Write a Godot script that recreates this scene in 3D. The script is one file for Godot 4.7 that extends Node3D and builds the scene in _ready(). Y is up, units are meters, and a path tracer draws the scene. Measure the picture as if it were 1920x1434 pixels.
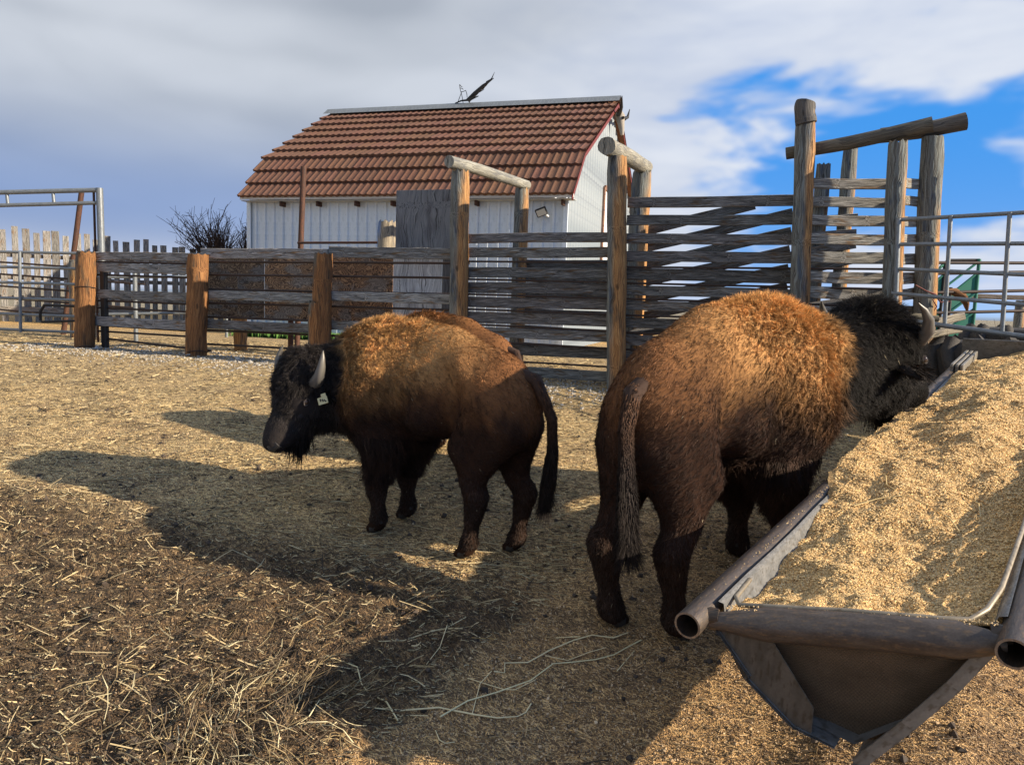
extends Node3D
# A bison yard: two bison by a feed trough, board fences, a loading chute and a tiled barn behind.

class MB:
	var v := PackedVector3Array()
	var n := PackedVector3Array()
	var uv := PackedVector2Array()
	var c := PackedColorArray()
	var ix := PackedInt32Array()
	func vert(p: Vector3, nn: Vector3, t: Vector2 = Vector2.ZERO, col: Color = Color.WHITE) -> int:
		v.append(p); n.append(nn); uv.append(t); c.append(col)
		return v.size() - 1
	func tri(i: int, j: int, k: int) -> void:
		var g := (v[j] - v[i]).cross(v[k] - v[i])
		if g.dot(n[i] + n[j] + n[k]) > 0.0:
			ix.append(i); ix.append(k); ix.append(j)
		else:
			ix.append(i); ix.append(j); ix.append(k)
	func quad(i: int, j: int, k: int, l: int) -> void:
		tri(i, j, k); tri(i, k, l)
	# a flat four-cornered face whose front points along nn
	func face(a: Vector3, b: Vector3, cc: Vector3, d: Vector3, nn: Vector3, us: float = 1.0, col: Color = Color.WHITE) -> void:
		var lu := (b - a).length() * us
		var lv := (d - a).length() * us
		quad(vert(a, nn, Vector2(0, 0), col), vert(b, nn, Vector2(lu, 0), col), vert(cc, nn, Vector2(lu, lv), col), vert(d, nn, Vector2(0, lv), col))
	func box(ctr: Vector3, size: Vector3, b: Basis = Basis.IDENTITY, col: Color = Color.WHITE, bev: float = 0.0) -> void:
		var h := size * 0.5
		for ax in 3:
			for s in [-1.0, 1.0]:
				var a1: int = (ax + 1) % 3
				var a2: int = (ax + 2) % 3
				var nn := Vector3.ZERO
				nn[ax] = s
				var q := []
				for k in [[-1, -1], [1, -1], [1, 1], [-1, 1]]:
					var p := Vector3.ZERO
					p[ax] = s * h[ax]
					p[a1] = k[0] * (h[a1] - bev)
					p[a2] = k[1] * (h[a2] - bev)
					q.append(ctr + b * p)
				face(q[0], q[1], q[2], q[3], b * nn, 1.0, col)
		if bev > 0.0:
			for ax in 3:
				var a1: int = (ax + 1) % 3
				var a2: int = (ax + 2) % 3
				for s1 in [-1.0, 1.0]:
					for s2 in [-1.0, 1.0]:
						var q := []
						for k in [[-1.0, 0], [1.0, 0], [1.0, 1], [-1.0, 1]]:
							var p := Vector3.ZERO
							p[ax] = k[0] * (h[ax] - bev)
							p[a1] = s1 * (h[a1] - (0.0 if k[1] == 0 else bev))
							p[a2] = s2 * (h[a2] - (bev if k[1] == 0 else 0.0))
							q.append(ctr + b * p)
						var nn := Vector3.ZERO
						nn[a1] = s1; nn[a2] = s2
						face(q[0], q[1], q[2], q[3], (b * nn).normalized(), 1.0, col)
	# tube through points, radius per point; rings of `sides`; optional end caps
	func tube(pts: Array, rad: Array, sides: int = 8, caps: bool = true, col: Color = Color.WHITE, wob: float = 0.0, sd: float = 0.0, squash: float = 1.0) -> void:
		var up := Vector3.UP
		var first: Vector3 = (pts[1] - pts[0]).normalized()
		if absf(first.dot(up)) > 0.9:
			up = Vector3.RIGHT
		var prev := -1
		var run := 0.0
		var ux := first.cross(up).normalized()
		for i in pts.size():
			var t: Vector3
			if i == 0: t = pts[1] - pts[0]
			elif i == pts.size() - 1: t = pts[i] - pts[i - 1]
			else: t = (pts[i + 1] - pts[i]).normalized() + (pts[i] - pts[i - 1]).normalized()
			t = t.normalized()
			ux = (ux - t * ux.dot(t)).normalized()
			var uy := t.cross(ux)
			if i > 0: run += (pts[i] - pts[i - 1]).length()
			var start := v.size()
			for k in sides + 1:
				var a := TAU * k / sides
				var kk := k % sides
				var d := ux * cos(a) + uy * sin(a) * squash
				var r: float = rad[i]
				if wob > 0.0:
					r *= 1.0 + wob * (sin(kk * 2.4 + sd * 7.1 + i * 0.37) * 0.5 + sin(kk * 5.3 + i * 1.1 + sd) * 0.5)
				vert(pts[i] + d * r, (ux * cos(a) + uy * sin(a)), Vector2(k / float(sides) * TAU * rad[0], run + sd), col)
			if prev >= 0:
				for k in sides:
					quad(prev + k, prev + k + 1, start + k + 1, start + k)
			prev = start
			if caps and (i == 0 or i == pts.size() - 1):
				var cn := -t if i == 0 else t
				var ctr := vert(pts[i] + cn * rad[i] * 0.06, cn, Vector2(0.5, sd), col)
				var ring := []
				for k in sides + 1:
					ring.append(vert(v[start + k], cn, Vector2(0.5 + cos(TAU * k / sides) * rad[i], sd + sin(TAU * k / sides) * rad[i]), col))
				for k in sides:
					tri(ctr, ring[k], ring[k + 1])
	func tinted(t: Color) -> MB:
		for i in c.size():
			c[i] = Color(c[i].r * t.r, c[i].g * t.g, c[i].b * t.b)
		return self
	func mesh(mat: Material) -> ArrayMesh:
		var a := []
		a.resize(Mesh.ARRAY_MAX)
		a[Mesh.ARRAY_VERTEX] = v
		a[Mesh.ARRAY_NORMAL] = n
		a[Mesh.ARRAY_TEX_UV] = uv
		if mat is BaseMaterial3D and mat.vertex_color_is_srgb:   # tints up to 4, stored finely
			var e := PackedColorArray()
			e.resize(c.size())
			for i in c.size():
				e[i] = Color(pow(maxf(c[i].r, 0.0) * 0.25, 0.4545), pow(maxf(c[i].g, 0.0) * 0.25, 0.4545), pow(maxf(c[i].b, 0.0) * 0.25, 0.4545))
			a[Mesh.ARRAY_COLOR] = e
		else:
			a[Mesh.ARRAY_COLOR] = c
		a[Mesh.ARRAY_INDEX] = ix
		var m := ArrayMesh.new()
		m.add_surface_from_arrays(Mesh.PRIMITIVE_TRIANGLES, a)
		m.surface_set_material(0, mat)
		return m

const EXPO := 1.65
var rng := RandomNumberGenerator.new()
var nz := FastNoiseLite.new()
var M := {}

func rf(a: float, b: float) -> float:
	return rng.randf_range(a, b)

func sstep(a: float, b: float, x: float) -> float:
	var t := clampf((x - a) / (b - a), 0.0, 1.0)
	return t * t * (3.0 - 2.0 * t)

# an object made of one mesh
func obj(called: String, m: Mesh, parent: Node, at: Transform3D = Transform3D.IDENTITY) -> MeshInstance3D:
	var o := MeshInstance3D.new()
	o.name = called if not parent.has_node(called) else numbered(called, parent)
	o.mesh = m
	o.transform = at
	parent.add_child(o, true)
	return o

func numbered(called: String, parent: Node) -> String:
	var k := 1
	while parent.has_node("%s_%03d" % [called, k]):
		k += 1
	return "%s_%03d" % [called, k]

func tag(o: Node, label: String, category: String, group: String = "") -> Node:
	o.set_meta("label", label)
	o.set_meta("category", category)
	if group:
		o.set_meta("group", group)
	return o

func thing(called: String, label: String, category: String, at: Vector3, turn: float = 0.0, group: String = "") -> Node3D:
	var o := Node3D.new()
	o.name = called if not has_node(called) else numbered(called, self)
	add_child(o)
	o.position = at
	o.rotation.y = turn
	tag(o, label, category, group)
	return o

func ground_at(x: float, z: float) -> float:
	var d := -z
	var a := 0.13 * d
	var b := 0.93
	var k := 0.3
	var h := clampf(0.5 + 0.5 * (b - a) / k, 0.0, 1.0)
	var g := b + (a - b) * h - k * h * (1.0 - h)
	if d < 0.0:
		g = maxf(g, -0.35 + 0.0 * d) if d > -3.0 else -0.35
	# the hill drops away behind the chute on the right and beyond the yard
	var edge := sstep(7.8, 16.0, d) * sstep(2.2, 6.5, x - 0.18 * (d - 7.5))
	g -= edge * 3.0
	var far := maxf(0.0, d - 26.0)
	g -= minf(far * 0.22, 14.0)
	var side := maxf(0.0, absf(x) - 22.0)
	g -= minf(side * 0.2, 14.0) * (1.0 if d < 26.0 else 0.0) * sstep(0.0, 4.0, side)
	return maxf(g, -13.0)
func setup() -> void:
	var cam := Camera3D.new()
	cam.name = "camera"
	cam.fov = 54.44
	cam.near = 0.05
	cam.far = 9000.0
	add_child(cam)
	var pitch := deg_to_rad(-6.219)
	cam.transform = Transform3D(Basis(Vector3.RIGHT, pitch) * Basis(Vector3.BACK, deg_to_rad(2.0)), Vector3(0, 1.78, 0))
	cam.current = true
	var we := WorldEnvironment.new()
	we.name = "environment"
	var env := Environment.new()
	env.background_mode = Environment.BG_SKY
	env.tonemap_mode = Environment.TONE_MAPPER_LINEAR
	env.tonemap_exposure = EXPO
	env.sdfgi_enabled = true
	env.ssao_enabled = true
	env.ssil_enabled = true
	var sky := Sky.new()
	var pm := PanoramaSkyMaterial.new()
	pm.panorama = make_sky()
	sky.sky_material = pm
	env.sky = sky
	we.environment = env
	add_child(we)
	var sun := DirectionalLight3D.new()
	sun.name = "sun"
	sun.light_energy = 1.6
	sun.light_color = Color(1.0, 0.93, 0.82)
	sun.light_angular_distance = 0.6
	sun.shadow_enabled = true
	add_child(sun)
	var el := deg_to_rad(22.0)
	var az := deg_to_rad(18.5)   # behind the camera's right shoulder
	var to_sun := Vector3(cos(el) * cos(az), sin(el), cos(el) * sin(az))
	sun.look_at_from_position(Vector3.ZERO, -to_sun, Vector3.UP)

# clouds: a grey bank over the left and overhead, broken to deep blue with wisps on the right
func make_sky() -> ImageTexture:
	var w := 2048
	var h := 1024
	var f1 := FastNoiseLite.new()
	f1.seed = 11
	f1.noise_type = FastNoiseLite.TYPE_SIMPLEX_SMOOTH
	f1.frequency = 1.0
	f1.fractal_octaves = 5
	f1.fractal_gain = 0.5
	var f2 := FastNoiseLite.new()
	f2.seed = 5
	f2.frequency = 1.0
	f2.fractal_octaves = 3
	var data := PackedFloat32Array()
	data.resize(w * h * 3)
	for y in h:
		var el := (0.5 - (y + 0.5) / h) * PI
		var sy := sin(el)
		var cy := cos(el)
		var eld := rad_to_deg(el)
		for x in w:
			var az := wrapf((x + 0.5) / w * TAU, -PI, PI)
			var azd := rad_to_deg(az)
			var d := Vector3(sin(az) * cy, sy, -cos(az) * cy)
			var at := (y * w + x) * 3
			var col := Vector3(0.30, 0.42, 0.62)
			if eld > -8.0:
				# clear air
				var low := exp(-maxf(eld, 0.0) / 4.5)
				var deep := Vector3(0.045, 0.315, 0.86).lerp(Vector3(0.03, 0.16, 0.52), sstep(18.0, 75.0, eld))
				col = deep.lerp(Vector3(0.42, 0.62, 0.95), low)
				# cloud cover
				var q := Vector3(d.x, d.y * 2.6, d.z)
				var wv := f2.get_noise_3d(q.x * 2.1 + 3.0, q.y * 2.1, q.z * 2.1)
				var wisp := f1.get_noise_3d(q.x * 3.4 + wv * 0.5, q.y * 3.4 + wv * 0.35, q.z * 3.4)
				var fine := f1.get_noise_3d(q.x * 10.0 + wv, q.y * 14.0 + 7.0, q.z * 10.0)
				var left := sstep(20.0, -6.0, absf(azd + 75.0) - 84.0)      # the grey bank: from well behind the left to just right of the middle
				var hole := exp(-pow((azd - 21.0) / 12.0, 2.0) - pow((eld - 9.0) / 5.6, 2.0)) + 0.10 * exp(-pow((azd - 33.0) / 6.0, 2.0) - pow((eld - 12.0) / 3.5, 2.0))
				var cover := 0.30 + 0.80 * left - 0.80 * hole + 0.25 * exp(-pow((eld - 26.0) / 9.0, 2.0))
				cover -= 0.35 * sstep(45.0, 80.0, absf(azd)) * sstep(-40.0, 40.0, azd) * sstep(0.0, 30.0, absf(absf(azd) - 180.0))
				var a := sstep(-0.06, 0.50, cover + wisp * 0.85 + fine * 0.34)
				var body := f2.get_noise_3d(q.x * 1.5, q.y * 2.6 + 9.0, q.z * 1.5)
				var grey := Vector3(0.40, 0.445, 0.52).lerp(Vector3(0.62, 0.665, 0.74), clampf(0.5 + body * 1.1 + wisp * 0.35, 0.0, 1.0))
				var white := Vector3(0.56, 0.64, 0.82).lerp(Vector3(0.78, 0.83, 0.93), clampf(0.55 + wisp * 0.7 + fine * 0.5, 0.0, 1.0))
				var lit := sstep(-14.0, 16.0, azd - 0.25 * (eld - 10.0)) * (1.0 - sstep(60.0, 150.0, absf(azd)))
				var cl := grey.lerp(white, lit * 0.85)
				# the bank thins to periwinkle low on the left, with a pale rim at the skyline
				var peri := exp(-pow((eld - 5.5) / 5.0, 2.0)) * sstep(2.0, -16.0, azd) * (1.0 - sstep(50.0, 110.0, absf(azd)))
				cl = cl.lerp(Vector3(0.22, 0.34, 0.63), peri * 0.8)
				var rim := exp(-pow((eld - 1.2) / 1.9, 2.0)) * (1.0 - sstep(60.0, 140.0, absf(azd)))
				cl = cl.lerp(Vector3(0.66, 0.72, 0.88), rim * 0.8)
				col = col.lerp(cl, a)
				if eld < 0.0:
					col = col.lerp(Vector3(0.34, 0.50, 0.80), sstep(0.0, -3.0, eld))
			else:
				col = Vector3(0.30, 0.36, 0.45)
			data[at] = col.x / EXPO
			data[at + 1] = col.y / EXPO
			data[at + 2] = col.z / EXPO
	return ImageTexture.create_from_image(Image.create_from_data(w, h, false, Image.FORMAT_RGBF, data.to_byte_array()))

func smat(tex: Texture2D, rough: float, bump: Texture2D = null, bump_cm: float = 0.0, uvs: Vector3 = Vector3.ONE, tint: Color = Color.WHITE, metal: float = 0.0, vcol: bool = true) -> StandardMaterial3D:
	var m := StandardMaterial3D.new()
	m.albedo_color = tint
	if tex:
		m.albedo_texture = tex
	m.roughness = rough
	m.metallic = metal
	m.uv1_scale = uvs
	m.vertex_color_use_as_albedo = true
	if vcol:
		var l := tint.srgb_to_linear()
		m.vertex_color_is_srgb = true
		m.albedo_color = Color(l.r * 4.0, l.g * 4.0, l.b * 4.0).linear_to_srgb()
	m.cull_mode = BaseMaterial3D.CULL_DISABLED
	if bump:
		m.heightmap_enabled = true
		m.heightmap_texture = bump
		m.heightmap_scale = bump_cm
	return m

func lin(r: float, g: float, b: float) -> Color:   # linear base colour to the sRGB that albedo_color wants
	return Color(r, g, b).linear_to_srgb()

# Wood grain running along v. ramp: dark, mid, light (linear). Returns [albedo, height].
func wood(sd: int, dark: Color, mid: Color, light: Color, accent: Color, acc: float, knots: int, w: int = 256, h: int = 512, swirl: float = 0.0) -> Array:
	var n1 := FastNoiseLite.new()
	n1.seed = sd
	n1.frequency = 1.0
	n1.fractal_octaves = 3
	var r := RandomNumberGenerator.new()
	r.seed = sd
	var kn := []
	for i in knots:
		kn.append(Vector3(r.randf() * w, r.randf() * h, r.randf_range(5.0, 10.0)))
	var ca := PackedByteArray()
	ca.resize(w * h * 3)
	var ha := PackedByteArray()
	ha.resize(w * h)
	for y in h:
		for x in w:
			var fx := float(x)
			var knot := 0.0
			for k in kn:
				var dx: float = x - k.x
				var dy: float = (y - k.y) * 0.55
				var rr := sqrt(dx * dx + dy * dy)
				if rr < k.z * 5.0:
					fx += (1.0 if dx > 0.0 else -1.0) * -k.z * 0.9 * exp(-rr / k.z)
					knot = maxf(knot, 1.0 - sstep(k.z * 0.5, k.z, rr))
			var wrap: float = minf(1.0, minf(y, h - y) / 24.0)
			var warp := n1.get_noise_2d(x * 0.012, y * 0.008) * (14.0 + swirl) * wrap
			var g1 := n1.get_noise_2d((fx + warp) * 0.10, y * 0.004 * wrap)
			var g2 := n1.get_noise_2d((fx + warp) * 0.42 + 50.0, y * 0.010 * wrap)
			var cr := n1.get_noise_2d((fx + warp) * 0.16 + 200.0, y * 0.0035 * wrap)
			var crack := sstep(0.30, 0.42, cr)
			if swirl > 30.0:
				g1 = sin((fx + warp * 3.0) * 0.16 + n1.get_noise_2d(x * 0.02, y * 0.016) * 9.0)
			var t := clampf(0.5 + g1 * 0.45 + g2 * 0.65, 0.0, 1.0)
			var col := dark.lerp(mid, t * 2.0) if t < 0.5 else mid.lerp(light, t * 2.0 - 1.0)
			if acc > 0.0:
				var am := sstep(0.0, 0.35, n1.get_noise_2d(x * 0.014 + 90.0, y * 0.006 + 40.0) + acc - 0.5 + g2 * 0.3)
				col = col.lerp(accent * (0.55 + t * 0.8), am)
			col = col * (1.0 - 0.75 * crack) * (1.0 - 0.6 * knot)
			var s := Color(col.r, col.g, col.b).linear_to_srgb()
			var at := y * w + x
			ca[at * 3] = int(clampf(s.r, 0, 1) * 255)
			ca[at * 3 + 1] = int(clampf(s.g, 0, 1) * 255)
			ca[at * 3 + 2] = int(clampf(s.b, 0, 1) * 255)
			ha[at] = int(clampf(0.45 + g1 * 0.25 + g2 * 0.35 - crack * 0.5, 0, 1) * 255)
	return [ImageTexture.create_from_image(Image.create_from_data(w, h, false, Image.FORMAT_RGB8, ca)), ImageTexture.create_from_image(Image.create_from_data(w, h, false, Image.FORMAT_L8, ha))]

# Speckled or blotchy surface: colours mixed by noise of two sizes. Tiles through a torus of noise.
func blotch(sd: int, a: Color, b: Color, c: Color, f_big: float, f_small: float, grain: float, size: int = 256) -> Array:
	var n1 := FastNoiseLite.new()
	n1.seed = sd
	n1.frequency = 1.0
	n1.fractal_octaves = 4
	var r := RandomNumberGenerator.new()
	r.seed = sd
	var ca := PackedByteArray()
	ca.resize(size * size * 3)
	var ha := PackedByteArray()
	ha.resize(size * size)
	for y in size:
		var b1 := TAU * y / size
		for x in size:
			var a1 := TAU * x / size
			var p := Vector3(cos(a1) * (1.0 + 0.4 * cos(b1)), sin(a1) * (1.0 + 0.4 * cos(b1)), 0.6 * sin(b1))
			var big := n1.get_noise_3dv(p * f_big)
			var sm := n1.get_noise_3dv(p * f_small + Vector3(9, 2, 5))
			var t := clampf(0.5 + big * 1.2, 0, 1)
			var col := a.lerp(b, t).lerp(c, sstep(0.12, 0.42, sm))
			var g := 1.0 + (r.randf() - 0.5) * grain
			var s := Color(col.r * g, col.g * g, col.b * g).linear_to_srgb()
			var at := y * size + x
			ca[at * 3] = int(clampf(s.r, 0, 1) * 255)
			ca[at * 3 + 1] = int(clampf(s.g, 0, 1) * 255)
			ca[at * 3 + 2] = int(clampf(s.b, 0, 1) * 255)
			ha[at] = int(clampf(0.5 + sm * 0.6 + (g - 1.0) * 0.5, 0, 1) * 255)
	return [ImageTexture.create_from_image(Image.create_from_data(size, size, false, Image.FORMAT_RGB8, ca)), ImageTexture.create_from_image(Image.create_from_data(size, size, false, Image.FORMAT_L8, ha))]

# Trampled straw: short strokes of many tones over crumbs. cols: list of linear colours for the strokes.
func strokes(sd: int, base: Color, cols: Array, count: int, lmin: float, lmax: float, wide: int, size: int = 1024) -> Array:
	var r := RandomNumberGenerator.new()
	r.seed = sd
	var n1 := FastNoiseLite.new()
	n1.seed = sd
	n1.frequency = 0.02
	var ca := PackedFloat32Array()
	ca.resize(size * size * 3)
	var ha := PackedFloat32Array()
	ha.resize(size * size)
	for i in size * size:
		var g := 0.55 + r.randf() * 0.9
		ca[i * 3] = base.r * g
		ca[i * 3 + 1] = base.g * g
		ca[i * 3 + 2] = base.b * g
		ha[i] = r.randf() * 0.25
	for k in count:
		var x := r.randf() * size
		var y := r.randf() * size
		var a := r.randf() * PI
		if r.randf() < 0.5: a *= 0.4
		var L := r.randf_range(lmin, lmax)
		var col: Color = cols[r.randi() % cols.size()]
		var g := r.randf_range(0.65, 1.25)
		var lay := 0.25 + 0.75 * float(k) / count
		var bend := r.randf_range(-0.01, 0.01)
		var ww := 1 + (r.randi() % wide)
		for s in int(L):
			a += bend
			x += cos(a)
			y += sin(a)
			for o in ww:
				var px := posmod(int(x + o * -sin(a)), size)
				var py := posmod(int(y + o * cos(a)), size)
				var at := py * size + px
				ca[at * 3] = col.r * g
				ca[at * 3 + 1] = col.g * g
				ca[at * 3 + 2] = col.b * g
				ha[at] = lay * (1.0 - 0.3 * o)
	var cb := PackedByteArray()
	cb.resize(size * size * 3)
	var hb := PackedByteArray()
	hb.resize(size * size)
	for i in size * size:
		for q in 3:
			cb[i * 3 + q] = int(pow(clampf(ca[i * 3 + q], 0.0, 1.0), 0.4545) * 255.0)
		hb[i] = int(clampf(ha[i], 0, 1) * 255.0)
	return [ImageTexture.create_from_image(Image.create_from_data(size, size, false, Image.FORMAT_RGB8, cb)), ImageTexture.create_from_image(Image.create_from_data(size, size, false, Image.FORMAT_L8, hb))]

func materials() -> void:
	var g := wood(3, Color(0.03, 0.029, 0.028), Color(0.20, 0.196, 0.19), Color(0.62, 0.61, 0.59), Color(0.20, 0.13, 0.075), 0.15, 5)
	M.board = smat(g[0], 0.85, g[1], 0.9, Vector3(4.0, 0.9, 1))
	var o := wood(8, Color(0.12, 0.055, 0.022), Color(0.40, 0.205, 0.075), Color(0.66, 0.40, 0.17), Color(0.20, 0.13, 0.07), 0.25, 4)
	M.post = smat(o[0], 0.8, o[1], 0.8, Vector3(2.2, 0.7, 1))
	var p := wood(15, Color(0.05, 0.028, 0.017), Color(0.15, 0.10, 0.066), Color(0.32, 0.22, 0.13), Color(0.16, 0.15, 0.14), 0.5, 6, 256, 512, 60.0)
	M.ply = smat(p[0], 0.8, p[1], 0.2, Vector3(1.2, 0.7, 1))
	var pale := wood(21, Color(0.16, 0.14, 0.11), Color(0.33, 0.29, 0.23), Color(0.52, 0.47, 0.38), Color(0.22, 0.20, 0.18), 0.35, 3)
	M.pale = smat(pale[0], 0.85, pale[1], 0.4, Vector3(3.0, 0.9, 1))
	var rust := blotch(4, Color(0.055, 0.028, 0.02), Color(0.12, 0.045, 0.022), Color(0.035, 0.022, 0.018), 3.0, 9.0, 0.5)
	M.rust = smat(rust[0], 0.75, rust[1], 0.1, Vector3(3, 1, 1))
	var dark_pipe := blotch(24, Color(0.03, 0.024, 0.022), Color(0.05, 0.03, 0.024), Color(0.07, 0.032, 0.02), 3.0, 9.0, 0.4)
	M.dark_pipe = smat(dark_pipe[0], 0.6, null, 0.0, Vector3(3, 1, 1), Color.WHITE, 0.2)
	var gal := blotch(6, Color(0.19, 0.215, 0.235), Color(0.27, 0.295, 0.315), Color(0.15, 0.15, 0.145), 3.0, 10.0, 0.15)
	M.galv = smat(gal[0], 0.42, null, 0.0, Vector3(3, 1, 1), Color.WHITE, 0.35)
	var clad := blotch(9, Color(0.66, 0.74, 0.82), Color(0.74, 0.81, 0.88), Color(0.60, 0.68, 0.75), 2.0, 8.0, 0.06)
	M.clad = smat(clad[0], 0.45, null, 0.0, Vector3(1, 1, 1), Color.WHITE, 0.1)
	var sun_clad := blotch(29, Color(0.205, 0.245, 0.28), Color(0.27, 0.31, 0.34), Color(0.17, 0.20, 0.235), 2.0, 8.0, 0.08)  # gable cladding, darkened in colour to offset the direct sun on it
	M.sun_clad = smat(sun_clad[0], 0.5, null, 0.0, Vector3(1, 1, 1), Color.WHITE, 0.1)
	M.white = smat(null, 0.6, null, 0.0, Vector3.ONE, lin(0.72, 0.73, 0.73))
	var tile := blotch(12, Color(0.165, 0.074, 0.042), Color(0.215, 0.100, 0.058), Color(0.14, 0.078, 0.058), 2.5, 11.0, 0.55)
	M.tile = smat(tile[0], 0.82, tile[1], 0.25, Vector3(2.5, 2.5, 1))
	M.red = smat(null, 0.6, null, 0.0, Vector3.ONE, lin(0.15, 0.026, 0.02))
	M.black = smat(null, 0.6, null, 0.0, Vector3.ONE, lin(0.012, 0.012, 0.013))
	var sheet := wood(31, Color(0.10, 0.105, 0.115), Color(0.17, 0.175, 0.185), Color(0.24, 0.245, 0.25), Color(0.12, 0.12, 0.13), 0.3, 0)
	M.sheet = smat(sheet[0], 0.7, null, 0.0, Vector3(1.1, 0.5, 1))
	var steel := blotch(17, Color(0.072, 0.058, 0.050), Color(0.115, 0.094, 0.080), Color(0.15, 0.105, 0.07), 2.5, 9.0, 0.35)
	M.steel = smat(steel[0], 0.48, steel[1], 0.06, Vector3(3, 1, 1), Color.WHITE, 0.35)
	var liner := blotch(18, Color(0.16, 0.16, 0.155), Color(0.25, 0.245, 0.235), Color(0.13, 0.12, 0.105), 3.0, 8.0, 0.2)
	M.liner = smat(liner[0], 0.5, null, 0.0, Vector3(1, 1, 1), Color.WHITE, 0.3)
	var rub := blotch(19, Color(0.022, 0.02, 0.019), Color(0.034, 0.031, 0.028), Color(0.05, 0.042, 0.033), 3.0, 14.0, 0.8)
	M.rubber = smat(rub[0], 0.8, rub[1], 0.3, Vector3(2, 2, 1))
	var belt := weave()
	M.belt = smat(belt[0], 0.85, belt[1], 0.12, Vector3(5, 5, 1))
	M.green = smat(null, 0.45, null, 0.0, Vector3.ONE, lin(0.03, 0.19, 0.13))
	var straw := strokes(2, Color(0.135, 0.098, 0.060), [Color(0.60, 0.465, 0.26), Color(0.50, 0.38, 0.205), Color(0.37, 0.275, 0.145), Color(0.26, 0.19, 0.105), Color(0.13, 0.095, 0.058), Color(0.70, 0.58, 0.37)], 60000, 4, 22, 2)
	M.ground = smat(straw[0], 0.95, straw[1], 0.7, Vector3.ONE)
	var gr := strokes(7, Color(0.24, 0.135, 0.05), [Color(0.74, 0.49, 0.20), Color(0.66, 0.42, 0.165), Color(0.55, 0.34, 0.13), Color(0.42, 0.25, 0.095), Color(0.80, 0.58, 0.28)], 70000, 2, 5, 3, 512)
	M.grain = smat(gr[0], 0.9, gr[1], 0.6, Vector3(2.2, 2.2, 1))
	M.plain = smat(null, 0.9)
	M.bit = smat(null, 0.75, null, 0.0, Vector3.ONE, Color.WHITE, 0.0, false)
	M.solid = smat(null, 0.75)
	M.crumb = crumb_mesh(M.bit)
	M.horn = smat(null, 0.38)
	M.fur = StandardMaterial3D.new()
	M.fur.vertex_color_use_as_albedo = true
	M.fur.roughness = 0.68
	M.fur.metallic_specular = 0.3
	M.fur.cull_mode = BaseMaterial3D.CULL_DISABLED
	M.skin = StandardMaterial3D.new()
	M.skin.vertex_color_use_as_albedo = true
	M.skin.vertex_color_is_srgb = true
	M.skin.roughness = 0.85
	M.skin.metallic_specular = 0.15
	M.eye = smat(null, 0.06, null, 0.0, Vector3.ONE, lin(0.012, 0.008, 0.006))
	M.wet = smat(null, 0.3, null, 0.0, Vector3.ONE, lin(0.07, 0.066, 0.066))
	M.glass = smat(null, 0.15, null, 0.0, Vector3.ONE, lin(0.55, 0.55, 0.5))
	M.bone = smat(null, 0.7, null, 0.0, Vector3.ONE, lin(0.30, 0.27, 0.23))
	M.grass = smat(null, 0.8, null, 0.0, Vector3.ONE, Color.WHITE, 0.0, false)
	M.twig = smat(null, 0.9, null, 0.0, Vector3.ONE, lin(0.055, 0.035, 0.028))

func weave() -> Array:
	var s := 128
	var ca := Image.create(s, s, false, Image.FORMAT_RGB8)
	var ha := Image.create(s, s, false, Image.FORMAT_L8)
	for y in s:
		for x in s:
			var h := 0.5 + 0.5 * sin(TAU * x * 16.0 / s) * sin(TAU * y * 16.0 / s)
			var c := lerpf(0.065, 0.115, h) * rf(0.65, 1.35)
			ca.set_pixel(x, y, Color(c * 1.05, c * 0.92, c * 0.78).linear_to_srgb())
			ha.set_pixel(x, y, Color(h, h, h))
	return [ImageTexture.create_from_image(ca), ImageTexture.create_from_image(ha)]
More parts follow.
